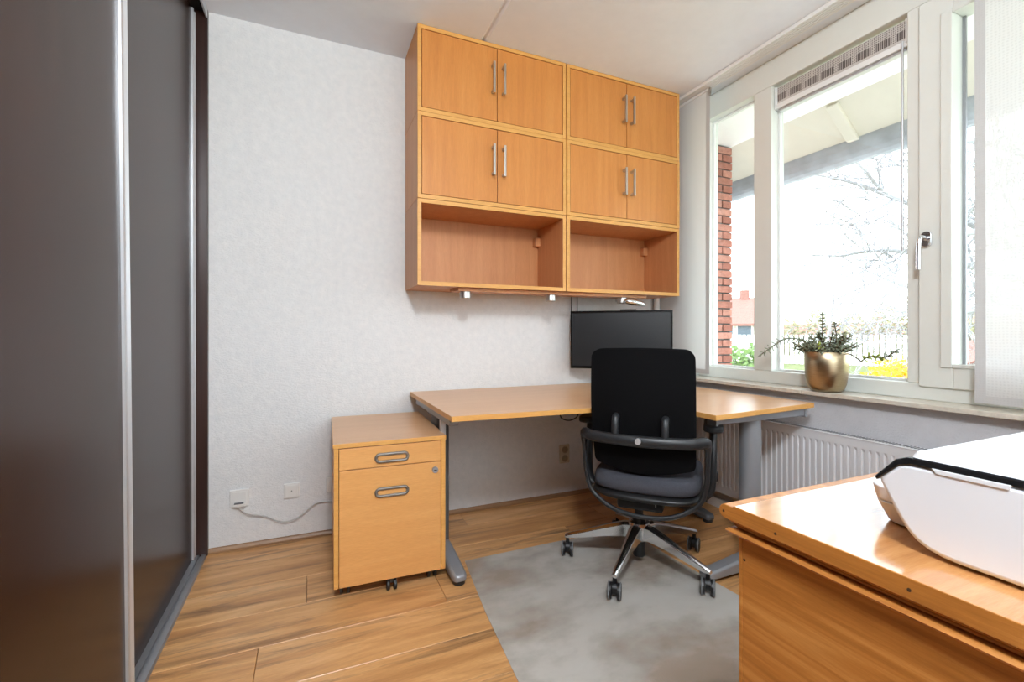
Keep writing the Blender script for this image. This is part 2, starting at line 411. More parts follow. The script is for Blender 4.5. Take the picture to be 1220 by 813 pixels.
# sill
ts = thing('trim_1', 'travertine window sill slabs along the window', 'window sill', (2.3, 1.2, 0.755), kind='structure')
obj('sill_slab', G().box(2.215, 2.44, 1.502, YB - 0.004, 0.757, 0.777), 'sill', ts, bevel=0.003)
obj('sill_slab', G().box(2.215, 2.44, WY0 - 0.2, 1.4995, 0.757, 0.777), 'sill', ts, bevel=0.003)

# ------------------------------------------------------------------ window
win = thing('window_1', 'large cream painted window with fixed panes and an opening sash', 'window', (2.4, 1.2, 0.777), kind='structure')
FX0, FX1 = 2.365, 2.47
def fr(name, y0, y1, z0, z1, x0=FX0, x1=FX1, bev=0.004, m='cream'): return obj(name, G().box(x0, x1, y0, y1, z0, z1), m, win, bevel=bev)
fr('bottom_rail', WY0, WY1, 0.777, 0.845); fr('head_rail', WY0, WY1, 2.45, ZC)
fr('jamb', 2.235, WY1, 0.845, 2.45); fr('jamb', WY0, 0.16, 0.845, 2.45)
fr('mullion', 1.773, 1.885, 0.845, 2.45); fr('mullion', 1.089, 1.133, 0.845, 2.45)
def pane(y0, y1, z0, z1, x=2.437):
    return obj('pane', G().box(x, x + 0.005, y0, y1, z0, z1), 'glass', win)
pane(1.885, 2.235, 0.845, 2.45); pane(1.133, 1.773, 0.845, 2.345)
def beads(y0, y1, z0, z1, t=0.012, x0=2.420, x1=2.437):
    obj('glazing_bead', G().box(x0, x1, y0, y1, z0, z0 + t), 'white', win, bevel=0.002)
    obj('glazing_bead', G().box(x0, x1, y0, y1, z1 - t, z1), 'white', win, bevel=0.002)
    obj('glazing_bead', G().box(x0, x1, y0, y0 + t, z0 + t, z1 - t), 'white', win, bevel=0.002)
    obj('glazing_bead', G().box(x0, x1, y1 - t, y1, z0 + t, z1 - t), 'white', win, bevel=0.002)
beads(1.885, 2.235, 0.845, 2.45); beads(1.133, 1.773, 0.845, 2.345)
# opening sash
SY0, SY1, SZ0, SZ1 = 0.163, 1.086, 0.834, 2.442
for nm, a in (('sash_stile', (0.973, SY1, SZ0, SZ1)), ('sash_stile', (SY0, 0.275, SZ0, SZ1)), ('sash_rail', (0.275, 0.973, SZ0, 0.930)), ('sash_rail', (0.275, 0.973, 2.345, SZ1))):
    obj(nm, G().box(2.352, 2.45, *a), 'cream', win, bevel=0.004)
sb = lambda *a: obj('sash_bead', G().box(2.345, 2.356, *a), 'cream', win, bevel=0.003)
sb(0.973, 1.011, 0.918, 2.36); sb(0.275, 0.973, 0.918, 0.934); sb(0.275, 0.973, 2.342, 2.36)
pane(0.275, 0.973, 0.930, 2.345)
obj('glazing_seal', G().box(2.425, 2.437, 0.962, 0.973, 0.93, 2.345), 'alu_dark', win)
# vent grille, glass bar, wand
vg = obj('vent_grille', G().box(2.392, 2.425, 1.150, 1.757, 2.345, 2.436), 'vent', win, bevel=0.002, label='perforated grey metal vent strip at the top of the pane')
obj('vent_end', G().box(2.385, 2.43, 1.138, 1.150, 2.335, 2.44), 'white', vg, bevel=0.002)
obj('vent_end', G().box(2.385, 2.43, 1.757, 1.769, 2.335, 2.44), 'white', vg, bevel=0.002)
obj('vent_rail', G().box(2.388, 2.437, 1.135, 1.771, 2.318, 2.345), 'white', win, bevel=0.002)
obj('vent_rail', G().box(2.40, 2.434, 1.150, 1.757, 2.304, 2.317), 'alu', win, bevel=0.002)
obj('operating_rod', G().cyl((2.386, 1.1600, 1.420), (2.386, 1.1600, 2.345), 0.0052, n=10), 'alu', win, smooth=50)
# handle
hp = obj('handle_plate', G().prism([(1.056 + y_, 1.450 + z_) for y_, z_ in rrect(0.036, 0.066, 0.017)], 'x', 2.340, 2.352), 'chrome', win, bevel=0.002, smooth=40)
obj('handle', G().tube(smoothpath([(2.342, 1.056, 1.452), (2.312, 1.056, 1.455), (2.298, 1.058, 1.442), (2.296, 1.060, 1.39), (2.297, 1.061, 1.322)], 5), 0.0095, 12, flat=0.8), 'chrome', hp, smooth=60)

# ------------------------------------------------------------------ ceiling curtain track and panels
tr = thing('curtain_track', 'white multi-channel curtain track fixed to the ceiling above the window', 'curtain track', (2.235, 1.4, 2.57))
comb = [(2.200, 2.5995), (2.200, 2.580)]
for i in range(4):
    gx = 2.2135 + i * 0.0155; comb += [(gx, 2.580), (gx, 2.589), (gx + 0.0035, 2.589), (gx + 0.0035, 2.580)]
comb += [(2.277, 2.580), (2.277, 2.5995)]
obj('track_body', G().prism(comb, 'y', 0.12, 2.56), 'white', tr)
obj('end_cap', G().box(2.199, 2.278, 2.56, 2.566, 2.579, 2.5995), 'white', tr)
def curtain(label, y0, y1, z0, z1, x, cm, hemside, amp):
    t = thing('panel_curtain', label, 'curtain', (x, (y0 + y1) / 2, z0))
    def sheet(a, b, c, d, dx=0.0):
        g = G(); nx, nz = 24, 20
        for k in range(nz + 1):
            for i in range(nx + 1):
                yy = a + (b - a) * i / nx; zz = c + (d - c) * k / nz
                fade = 1 - (zz - z0) / (z1 - z0)
                xx = x + dx + amp * math.sin(yy * 17) * fade
                g.v.append((xx, yy, zz))
        for k in range(nz):
            for i in range(nx):
                q = k * (nx + 1) + i; g.face((q, q + 1, q + nx + 2, q + nx + 1))
        return g
    obj('cloth', sheet(y0, y1, z0, z1), cm, t, smooth=60)
    obj('side_hem', sheet(*( (y0, y0 + 0.03) if hemside < 0 else (y1 - 0.03, y1)), z0, z1, -0.0015), 'hem', t, smooth=60)
    obj('bottom_hem', sheet(y0, y1, z0, z0 + 0.028, -0.0015), 'hem', t, smooth=60)
    obj('top_rail', G().box(x - 0.006, x + 0.006, y0, y1, z1 - 0.002, z1 + 0.012), 'white', t)
    obj('panel_clip', G().box(x - 0.008, x + 0.004, (y0 if hemside < 0 else y1) - 0.006, (y0 if hemside < 0 else y1) + 0.006, z1 - 0.035, z1 + 0.01), 'steel', t)
    return t
curtain('plain white panel curtain hanging in the corner beside the cabinets', 2.100, 2.525, 0.806, 2.566, 2.253, 'panel_cloth', -1, 0.006)
curtain('sheer white panel curtain hanging in front of the opening sash', 0.22, 0.868, 0.800, 2.566, 2.250, 'sheer', 1, 0.006)

# ------------------------------------------------------------------ wardrobe
wd = thing('sliding_wardrobe', 'tall built-in wardrobe with dark wenge sliding doors in aluminium profiles', 'wardrobe', (-0.8, 0.6, 0))
obj('carcass', G().box(XL + 0.005, -0.56, YN + 0.01, YB - 0.005, 0.0, 0.03).box(XL + 0.005, XL + 0.02, YN + 0.01, YB - 0.005, 0.03, 2.59).box(XL + 0.02, -0.56, YN + 0.01, YN + 0.03, 0.03, 2.59).box(XL + 0.02, -0.56, YB - 0.025, YB - 0.005, 0.03, 2.59), 'wenge_post', wd)
obj('end_post', G().box(-0.555, -0.455, 2.568, YB - 0.002, 0.0, 2.598), 'wenge_post', wd, bevel=0.002)
obj('floor_track', G().prism([(-0.545, 0), (-0.545, 0.012), (-0.520, 0.012), (-0.520, 0.004), (-0.510, 0.004), (-0.510, 0.012), (-0.488, 0.012), (-0.488, 0.004), (-0.478, 0.004), (-0.478, 0.012), (-0.462, 0.009), (-0.458, 0)], 'y', YN + 0.02, 2.566), 'alu_dark', wd)
obj('top_track', G().prism([(-0.56, 2.599), (-0.56, 2.565), (-0.552, 2.565), (-0.552, 2.585), (-0.462, 2.585), (-0.462, 2.553), (-0.455, 2.553), (-0.455, 2.599)], 'y', YN + 0.02, 2.566), 'alu', wd)
obj('track_shade_strip', G().box(-0.552, -0.463, YN + 0.02, 2.566, 2.580, 2.584), 'dark', wd)  # dark strip painted in as the shade up inside the top track
def sdoor(x, y0, y1, lean=0.0):
    """panel facing +X with aluminium grips; the edges lean slightly"""
    def sh(g):
        g.v = [(a, b_ - lean * (c - 0.05), c) for a, b_, c in g.v]; return g
    p = obj('sliding_door', sh(G().box(x - 0.016, x - 0.004, y0 + 0.03, y1 - 0.03, 0.014, 2.548)), 'wenge', wd)
    for yy, sgn in ((y0, 1), (y1, -1)):
        s_ = sgn
        prof = [(x - 0.022, yy), (x + 0.004, yy), (x + 0.006, yy + s_ * 0.006), (x - 0.001, yy + s_ * 0.014), (x - 0.001, yy + s_ * 0.024), (x + 0.005, yy + s_ * 0.034), (x + 0.003, yy + s_ * 0.042), (x - 0.022, yy + s_ * 0.042)]
        obj('grip_profile', sh(G().prism(prof, 'z', 0.014, 2.548)), 'alu', p)
    return p
sdoor(-0.503, 1.30, 2.556, 0.006)
sdoor(-0.472, 0.42, 1.640, 0.031)
sdoor(-0.503, -0.80, 0.52)

# ------------------------------------------------------------------ wall cabinets (beech, two columns, three rows)
CD, TH = 0.330, 0.020
def carcass(root, w_, h_, inside):
    m2 = [inside, 'edge']
    obj('side_panel', G().box(0, TH, 0, CD - 0.006, 0, h_, 1), m2, root, bevel=0.0012)
    obj('side_panel', G().box(w_ - TH, w_, 0, CD - 0.006, 0, h_, 1), m2, root, bevel=0.0012)
    obj('bottom_panel', G().box(TH, w_ - TH, 0.001, CD - 0.006, 0, TH, 1), m2, root)
    obj('top_panel', G().box(TH, w_ - TH, 0.001, CD - 0.006, h_ - TH, h_, 1), m2, root)
    obj('back_panel', G().box(0.002, w_ - 0.002, CD - 0.012, CD - 0.002, 0.002, h_ - 0.002), inside, root)
def handle_geo(x, zc):
    g = G(); g.box(x - 0.006, x + 0.006, -0.036, -0.025, zc - 0.082, zc + 0.082)
    g.box(x - 0.006, x + 0.006, -0.026, 0.001, zc - 0.076, zc - 0.062).box(x - 0.006, x + 0.006, -0.026, 0.001, zc + 0.062, zc + 0.076); return g
def door_cabinet(w_, h_, label):
    t = thing('wall_cabinet', label, 'cabinet', group='beech two-door wall cabinets'); carcass(t, w_, h_, 'beech')
    mid = w_ / 2 + 0.002
    for x0, x1, hx in ((TH + 0.003, mid - 0.002, mid - 0.028), (mid + 0.002, w_ - TH - 0.003, mid + 0.032)):
        d = obj('door', G().box(x0, x1, 0.002, 0.020, TH + 0.003, h_ - TH - 0.003), 'beech', t, bevel=0.001)
        obj('handle', handle_geo(hx, h_ / 2 + 0.022), 'steel', d, bevel=0.0015, label='satin steel bar handle')
    return t
def open_cabinet(w_, h_, label):
    t = thing('open_wall_cabinet', label, 'shelf unit', group='open beech wall units'); carcass(t, w_, h_, 'beech_light_tint')
    obj('hanging_bracket', G().box(w_ - TH - 0.035, w_ - TH, CD - 0.05, CD - 0.012, h_ - 0.13, h_ - 0.075), 'beech_light_tint', t, bevel=0.002)
    return t
Y0 = YB - CD
WL, WR_, HH = 0.847, 0.832, 0.432
c1 = door_cabinet(WL, HH, 'two-door beech wall cabinet, upper left under the ceiling'); c1.location = (0.478, Y0, 2.166)
dup(c1, (0.478, Y0 - 0.002, 1.732), label='two-door beech wall cabinet directly above the left open unit')
c2 = door_cabinet(WR_, HH, 'two-door beech wall cabinet, upper right under the ceiling by the curtain track'); c2.location = (1.332, Y0, 2.166)
dup(c2, (1.332, Y0 - 0.002, 1.732), label='two-door beech wall cabinet directly above the right open unit')
o1 = open_cabinet(WL, HH, 'open empty beech wall unit, left one, above the bare wall'); o1.location = (0.478, Y0, 1.298)
o2 = open_cabinet(WR_, HH, 'open empty beech wall unit, right one, above the monitor'); o2.location = (1.332, Y0, 1.298)
# light rail
lr = thing('under_cabinet_light_rail', 'flat beech board with three steel downlights under the open units', 'light fixture', (1.29, 2.33, 1.298))
obj('board', G().prism([(0.685, 2.345), (0.70, 2.30), (1.93, 2.30), (1.945, 2.345), (1.945, 2.41), (0.685, 2.41)], 'z', 1.280, 1.2975), ['beech_light_tint'], lr, bevel=0.001)
for x in (0.748, 1.262, 1.765):
    d = obj('downlight', G().lathe([(0.0005, 0), (0.026, 0), (0.030, -0.002), (0.030, -0.034), (0.028, -0.036), (0.025, -0.030), (0.0005, -0.030)], (x, 2.335, 1.280), 28), 'steel', lr, smooth=40)
    obj('lens', G().cyl((x, 2.335, 1.2535), (x, 2.335, 1.2505), 0.0205, n=24), 'white', d)

# ------------------------------------------------------------------ desk
dk = thing('corner_desk', 'beech corner desk with silver grey T-legs and a wing along the window', 'desk', (1.3, 2.0, 0))
ZD = 0.731
top = [(0.500, 1.735), (0.500, 2.572), (2.160, 2.572), (2.160, 1.400), (1.468, 1.338), (1.470, 1.50), (1.40, 1.62), (1.28, 1.685)]
g = G(); n = len(top); g.v = [(x, y_, ZD - 0.022) for x, y_ in top] + [(x, y_, ZD) for x, y_ in top]
g.face(tuple(range(n)), 1); g.face(tuple(n + i for i in reversed(range(n))), 0)
for i in range(n): j = (i + 1) % n; g.face((i, n + i, n + j, j), 1)
obj('desk_top', g, ['desk', 'edge'], dk, bevel=0.0015)
def tfoot(x, yf, yb, ends=True):
    """foot along Y, rounded front end, rising towards the column"""
    g = G(); st = []
    hw = 0.032
    for k, (yy, zt, w_) in enumerate([(yf, 0.040, 0.016), (yf + 0.006, 0.046, 0.024), (yf + 0.02, 0.050, 0.030), (yf + 0.06, 0.054, hw), (yf + 0.25, 0.078, hw), (yb - 0.25, 0.078, hw), (yb - 0.06, 0.054, hw), (yb - 0.006, 0.046, 0.024), (yb, 0.04, 0.016)]):
        st.append(len(g.v)); g.v += [(x - w_, yy, 0.020), (x + w_, yy, 0.020), (x + w_, yy, zt - 0.008), (x + w_ * 0.7, yy, zt), (x - w_ * 0.7, yy, zt), (x - w_, yy, zt - 0.008)]
    for a, b_ in zip(st[:-1], st[1:]):
        for i in range(6): j = (i + 1) % 6; g.face((a + i, a + j, b_ + j, b_ + i))
    g.face(tuple(reversed(range(6)))); g.face(tuple(st[-1] + i for i in range(6)))
    return g
def glide(x, y_): return G().lathe([(0.0005, 0.0), (0.022, 0.0), (0.026, 0.003), (0.026, 0.020), (0.0005, 0.021)], (x, y_, 0.0), 20)
# left leg
lg = obj('leg_column', G().prism([(0.572 + a, 2.19 + b_) for a, b_ in rrect(0.062, 0.15, 0.029)], 'z', 0.06, 0.66), 'grey_dark', dk, bevel=0.002, smooth=40)
obj('foot', tfoot(0.568, 1.832, 2.53), 'grey_paint', lg, bevel=0.003, smooth=45)
obj('foot_glide', glide(0.568, 1.862), 'black', lg, smooth=40); obj('foot_glide', glide(0.568, 2.50), 'black', lg, smooth=40)
obj('support_arm', G().box(0.52, 0.56, 1.84, 2.50, 0.672, 0.706), 'grey_paint', lg, bevel=0.003)
obj('arm_bracket', G().box(0.535, 0.61, 2.09, 2.29, 0.655, 0.690), 'grey_dark', lg, bevel=0.003)
obj('arm_bracket', G().box(0.522, 0.545, 1.98, 2.01, 0.58, 0.69), 'alu', lg, bevel=0.003)
# corner leg by the radiator
lg = obj('leg_column', G().prism([(2.035 + a, 2.22 + b_) for a, b_ in rrect(0.062, 0.15, 0.029)], 'z', 0.06, 0.66), 'grey_dark', dk, bevel=0.002, smooth=40)
obj('foot', tfoot(2.035, 1.885, 2.53), 'grey_dark', lg, bevel=0.003, smooth=45)
obj('foot_glide', glide(2.035, 1.915), 'black', lg, smooth=40)
obj('support_arm', G().box(2.01, 2.06, 1.84, 2.50, 0.672, 0.706), 'grey_dark', lg, bevel=0.003)
# wing leg: foot across, along X
lg = obj('leg_column', G().lathe([(0.0005, 0.06), (0.045, 0.06), (0.045, 0.672), (0.0005, 0.672)], (1.805, 1.458, 0), 32), 'grey_paint', dk, smooth=40)
ft = tfoot(0.0, -0.285, 0.285); ft.xf(Matrix.Translation((1.80, 1.452, 0)) @ Matrix.Rotation(R(-90), 4, 'Z'))
obj('foot', ft, 'grey_paint', lg, bevel=0.003, smooth=45)
obj('foot_glide', glide(1.545, 1.452), 'black', lg, smooth=40); obj('foot_glide', glide(2.055, 1.452), 'black', lg, smooth=40)
obj('support_arm', G().box(1.55, 2.10, 1.405, 1.445, 0.674, 0.708), 'alu_dark', lg, bevel=0.003)
obj('arm_end_cap', G().box(2.10, 2.112, 1.400, 1.450, 0.668, 0.709), 'grey_paint', lg, bevel=0.002)
obj('arm_end_cap', G().box(1.537, 1.55, 1.400, 1.450, 0.668, 0.709), 'grey_paint', lg, bevel=0.002)
obj('frame_beam', G().box(0.60, 2.0, 2.30, 2.34, 0.66, 0.70), 'grey_dark', dk, bevel=0.003)
cb = obj('hanging_cable', G().tube(smoothpath([(1.02, 1.80, 0.705), (1.03, 1.80, 0.675), (1.07, 1.80, 0.662), (1.11, 1.80, 0.675), (1.12, 1.80, 0.705)], 5), 0.003, 8), 'black', smooth=60)
tag(cb, 'short black cable loop sagging below the desk front edge', 'cable')

# ------------------------------------------------------------------ filing cabinet
fc = thing('filing_cabinet', 'beech mobile filing cabinet with two drawers standing left of the desk', 'filing cabinet', (0.3, 2.2, 0))
FX, FXR, FY, FYB = 0.077, 0.523, 1.910, 2.552
obj('top_panel', G().box(FX - 0.003, FXR + 0.003, FY - 0.002, FYB, 0.603, 0.621, 1), ['desk', 'edge'], fc, bevel=0.001)
obj('side_panel', G().box(FX, FX + 0.018, FY, FYB - 0.01, 0.050, 0.6025, 1), ['beech', 'edge'], fc, bevel=0.001)
obj('side_panel', G().box(FXR - 0.018, FXR, FY, FYB - 0.01, 0.050, 0.6025, 1), ['beech', 'edge'], fc, bevel=0.001)
obj('back_panel', G().box(FX + 0.018, FXR - 0.018, FYB - 0.022, FYB - 0.010, 0.05, 0.602), 'beech', fc)
obj('bottom_panel', G().box(FX + 0.018, FXR - 0.018, FY + 0.03, FYB - 0.022, 0.056, 0.072), 'beech', fc)
def pull(parent, zc, xc=0.300, w_=0.136, h_=0.040):
    ring = [(xc + a, FY - 0.003, zc + c) for a, c in rrect(w_ - 0.010, h_ - 0.010, (h_ - 0.011) / 2, 8)]
    p = obj('pull', G().tube(ring, 0.0062, 10, closed=True, up=(0, -1, 0)), 'pull', parent, smooth=60, label='grey metal oval recessed pull')
    obj('recess', G().prism([(xc + a, zc + c) for a, c in rrect(w_ - 0.014, h_ - 0.014, (h_ - 0.015) / 2, 8)], 'y', FY - 0.0015, FY + 0.004), 'beech_h', p)
d1 = obj('drawer', G().box(FX + 0.020, FXR - 0.020, FY + 0.001, FY + 0.019, 0.5145, 0.5995), 'beech_h', fc, bevel=0.001)
pull(d1, 0.550)
d2 = obj('drawer', G().box(FX + 0.020, FXR - 0.020, FY + 0.001, FY + 0.019, 0.050, 0.5115), 'beech_h', fc, bevel=0.001)
pull(d2, 0.410)
lk = obj('lock', G().cyl((0.4785, FY + 0.004, 0.478), (0.4785, FY - 0.008, 0.478), 0.0140, 0.0125, 24), 'grey_paint', fc, smooth=40)
obj('keyhole', G().box(0.4725, 0.4845, FY - 0.0088, FY - 0.0078, 0.4765, 0.4795), 'dark', lk)
obj('drawer_box', G().box(FX + 0.03, FXR - 0.03, FY + 0.02, FYB - 0.03, 0.08, 0.59), 'dark', fc)
def small_caster(x, y_):
    c = obj('caster', G().box(x - 0.008, x + 0.008, y_ - 0.01, y_ + 0.012, 0.030, 0.056), 'black', fc, bevel=0.002)
    for dx in (-0.014, 0.014): obj('wheel', G().cyl((x + dx - 0.006, y_, 0.021), (x + dx + 0.006, y_, 0.021), 0.021, n=20), 'black', c, bevel=0.002, smooth=40)
small_caster(0.12, 1.968); small_caster(0.475, 1.968); small_caster(0.300, 1.925); small_caster(0.12, 2.49); small_caster(0.475, 2.49)
fc.rotation_euler = (0, 0, R(-1.6)); fc.location = (0.3 + 0.008, 2.2 + 0.006, 0)

# ------------------------------------------------------------------ monitor on wall arm
mo = thing('monitor', 'black widescreen monitor turned toward the chair under the wall units', 'monitor', (0, 0, 0))
MW, MH = 0.604, 0.356
obj('housing', G().box(-MW / 2, MW / 2, 0.008, 0.030, 0, MH), 'black', mo, bevel=0.004)
for nm, a in (('bezel', (-MW / 2, MW / 2, 0.0, 0.0085, 0, 0.016)), ('bezel', (-MW / 2, MW / 2, 0, 0.0085, MH - 0.013, MH)), ('bezel', (-MW / 2, -MW / 2 + 0.012, 0, 0.0085, 0.016, MH - 0.013)), ('bezel', (MW / 2 - 0.012, MW / 2, 0, 0.0085, 0.016, MH - 0.013))):
    obj(nm, G().box(*a), 'bezel', mo, bevel=0.0015)
obj('screen', G().box(-MW / 2 + 0.012, MW / 2 - 0.012, 0.004, 0.0081, 0.016, MH - 0.013), 'screen', mo)
obj('top_bar', G().box(0.0, 0.095, -0.006, 0.02, MH - 0.002, MH + 0.007), 'black', mo, bevel=0.003)
obj('rear_housing', G().prism([(-0.2, 0.04), (0.2, 0.04), (0.16, 0.30), (-0.16, 0.30)], 'y', 0.03, 0.055), 'black', mo, bevel=0.006)
obj('mount_plate', G().box(-0.06, 0.06, 0.055, 0.068, 0.10, 0.22), 'frame_blk', mo, bevel=0.003)
obj('mount_arm', G().tube([(0, 0.066, 0.16), (0.02, 0.13, 0.16), (0.05, 0.225, 0.16)], 0.018, 12), 'frame_blk', mo, smooth=50)
mo.location = (1.712, 2.281, 0.841); mo.rotation_euler = (0, 0, R(-39.5))
for x, lab in ((1.555, 'thin grey cable running up the wall behind the monitor left edge'), (1.600, 'thin black cable running up the wall behind the monitor')):
    c = obj('cable', G().tube(smoothpath([(x, YB - 0.006, 1.296), (x + 0.002, YB - 0.006, 1.15), (x + 0.02, YB - 0.006, 1.05), (x + 0.03, YB - 0.006, 0.93)], 5), 0.0032, 8), 'grey_dark', smooth=60)
    tag(c, lab, 'cable')
# chrome lamp head tucked under the right open unit
cl = thing('clip_lamp', 'small chrome lamp head under the right open unit above the monitor', 'lamp', (1.80, 2.30, 1.25))
hd = G().lathe([(0.0005, -0.075), (0.018, -0.07), (0.030, -0.045), (0.034, 0.0), (0.028, 0.05), (0.014, 0.078), (0.0005, 0.082)], (0, 0, 0), 24)
hd.xf(Matrix.Translation((1.800, 2.255, 1.243)) @ Matrix.Rotation(R(8), 4, 'Y') @ Matrix.Rotation(R(90), 4, 'Y') @ Matrix.Diagonal((0.62, 1, 1, 1)))
obj('lamp_head', hd, 'chrome', cl, smooth=50)
obj('lamp_arm', G().tube(smoothpath([(1.79, 2.28, 1.25), (1.80, 2.36, 1.255), (1.82, 2.42, 1.285)], 4), 0.005, 8), 'chrome', cl, smooth=60)
obj('lamp_clip', G().box(1.80, 1.84, 2.415, 2.45, 1.262, 1.297), 'chrome', cl, bevel=0.003)
# heating pipe in the corner
hp_ = obj('heating_pipe', G().cyl((2.235, 2.555, 0.0), (2.235, 2.555, 2.59), 0.021, n=20), 'white', smooth=40)
tag(hp_, 'white vertical heating pipe in the room corner behind the monitor', 'pipe')

# ------------------------------------------------------------------ radiator
ra = thing('radiator', 'long white ribbed panel radiator below the window sill', 'radiator', (2.22, 1.4, 0.12))
RY0, RY1, RZ0, RZ1 = 0.66, 2.42, 0.125, 0.590
def ribs():
    g = G(); pts = []; y_ = RY0 + 0.03; per = 0.0285
    pts.append((RY0, 0.0)); pts.append((RY0 + 0.02, 0.0))
    while y_ + per < RY1 - 0.02:
        pts += [(y_, 0.0), (y_ + 0.004, 0.006), (y_ + 0.011, 0.006), (y_ + 0.015, 0.0)]; y_ += per
    pts.append((RY1, 0.0))
    xf, zz = 2.192, [RZ0, RZ0 + 0.035, RZ0 + 0.050, RZ1 - 0.050, RZ1 - 0.035, RZ1]
    dep = [0, 0, 1, 1, 0, 0]; m = len(pts)
    for z_, k in zip(zz, dep):
        for (yy, d) in pts: g.v.append((xf + d * k, yy, z_))
    for r_ in range(len(zz) - 1):
        for i in range(m - 1): g.face((r_ * m + i, r_ * m + i + 1, (r_ + 1) * m + i + 1, (r_ + 1) * m + i))
    return g
obj('front_panel', ribs(), 'radiator', ra)
obj('rear_panel', G().box(2.235, 2.248, RY0, RY1, RZ0, RZ1), 'radiator', ra, bevel=0.003)
obj('side_cover', G().box(2.1925, 2.25, RY0 - 0.004, RY0 + 0.002, RZ0, RZ1 + 0.004), 'radiator', ra)
obj('side_cover', G().box(2.1925, 2.25, RY1 - 0.002, RY1 + 0.004, RZ0, RZ1 + 0.004), 'radiator', ra)
tg = obj('top_grille', G().box(2.190, 2.252, RY0 - 0.004, RY1 + 0.004, RZ1, RZ1 + 0.006), 'radiator', ra, bevel=0.002)
g = G(); y_ = RY0 + 0.02
while y_ < RY1 - 0.02: g.box(2.208, 2.242, y_, y_ + 0.005, RZ1 + 0.0055, RZ1 + 0.0075); y_ += 0.0125
obj('grille_slots', g, 'grey_dark', tg, kind='stuff')
for y_ in (0.9, 2.1): obj('wall_bracket', G().box(2.248, 2.269, y_, y_ + 0.04, 0.2, 0.56), 'radiator', ra)
obj('supply_pipe', G().tube(smoothpath([(2.222, RY1, 0.15), (2.222, RY1 + 0.06, 0.15), (2.222, RY1 + 0.085, 0.13), (2.222, RY1 + 0.088, 0.0)], 5), 0.009, 10), 'white', ra, smooth=60)

# ------------------------------------------------------------------ potted plant on the sill
PX, PY, PZ = 2.273, 1.416, 0.7775
pp = thing('potted_plant', 'jade-like succulent in a rounded brass pot on the window sill', 'potted plant', (PX, PY, PZ))
obj('pot', G().lathe([(0.0005, 0), (0.050, 0), (0.061, 0.003), (0.072, 0.014), (0.081, 0.038), (0.0865, 0.075), (0.0895, 0.130), (0.091, 0.190), (0.0895, 0.1915), (0.0875, 0.190), (0.086, 0.13), (0.082, 0.10), (0.0005, 0.10)], (PX, PY, PZ), 56), 'brass', pp, smooth=50)
obj('soil', G().lathe([(0.0005, 0.178), (0.05, 0.176), (0.0865, 0.170)], (PX, PY, PZ), 28), 'soil', pp, smooth=60)
ZR = PZ + 0.178
def leaf_geo(g, p, d, up, L, wd_):
    d = d.normalized(); s_ = d.cross(up).normalized(); u_ = s_.cross(d).normalized(); b_ = len(g.v)
    for t, w_, h_ in ((0, 0.15, 0), (0.35, 0.9, 0.05), (0.7, 1.0, 0.07), (1.0, 0.25, 0.0)):
        c = p + d * (L * t) + u_ * (L * h_)
        g.v += [tuple(c + s_ * (wd_ * w_ * 0.5)), tuple(c + u_ * 0.0022), tuple(c - s_ * (wd_ * w_ * 0.5)), tuple(c - u_ * 0.0022)]
    for k in range(3):
        for i in range(4): j = (i + 1) % 4; g.face((b_ + k * 4 + i, b_ + k * 4 + j, b_ + k * 4 + 4 + j, b_ + k * 4 + 4 + i))
    g.face((b_ + 12, b_ + 13, b_ + 14, b_ + 15)); g.face((b_ + 3, b_ + 2, b_ + 1, b_))
def shoot(pts, L=0.020, w_=0.010, step=0.011, mat='leaf', r=0.0026):
    L *= 1.2; w_ *= 1.25
    path = smoothpath(pts, 8); st = obj('stem', G().tube(path, r, 6), 'stem', pp, smooth=60)
    g = G(); acc = 0; k = 0
    for a, b_ in zip(path[:-1], path[1:]):
        acc += (b_ - a).length
        if acc >= step:
            acc = 0; t = (b_ - a).normalized(); k += 1
            x = t.cross(Vector((0.3, 0.2, 1)) if abs(t.z) < 0.9 else Vector((1, 0, 0))).normalized()
            x = Matrix.Rotation(k * R(88) + random.uniform(-.2, .2), 3, t) @ x
            for s_ in (-1, 1):
                leaf_geo(g, b_, x * s_ + t * 0.45, t, L * random.uniform(.8, 1.15), w_)
    leaf_geo(g, path[-1], path[-1] - path[-2], Vector((0.1, 0.2, 1)), L * .8, w_)
    o = obj('leaves', g, mat, st, kind='stuff'); return st
def up_at(dx, dy, dz): return (PX + dx, PY + dy * 1.18, ZR + dz * 1.2)
shoot([up_at(0, 0.005, 0), up_at(-0.004, 0.012, 0.07), up_at(0.0, 0.015, 0.158)], 0.016, 0.011, 0.0125)
shoot([up_at(0.01, -0.02, 0), up_at(0.01, -0.035, 0.06), up_at(0.005, -0.030, 0.118)], 0.017, 0.010, 0.012)
shoot([up_at(0.01, -0.03, 0), up_at(0.0, -0.06, 0.05), up_at(-0.01, -0.095, 0.072)], 0.017, 0.010, 0.012)
shoot([up_at(-0.01, 0.04, 0), up_at(-0.01, 0.09, 0.055), up_at(-0.03, 0.16, 0.060), up_at(-0.05, 0.225, 0.015), up_at(-0.055, 0.262, -0.012)], 0.022, 0.008, 0.010)
shoot([up_at(0.0, -0.05, 0), up_at(-0.01, -0.095, 0.005), up_at(-0.01, -0.135, -0.02)], 0.002, 0.002, 0.02)
shoot([up_at(-0.01, -0.135, -0.02), up_at(-0.012, -0.165, 0.0), up_at(-0.012, -0.20, -0.005)], 0.018, 0.013, 0.012, 'leaf_y')
shoot([up_at(-0.012, -0.20, -0.005), up_at(-0.012, -0.225, 0.005), up_at(-0.014, -0.25, 0.022)], 0.017, 0.009, 0.012)
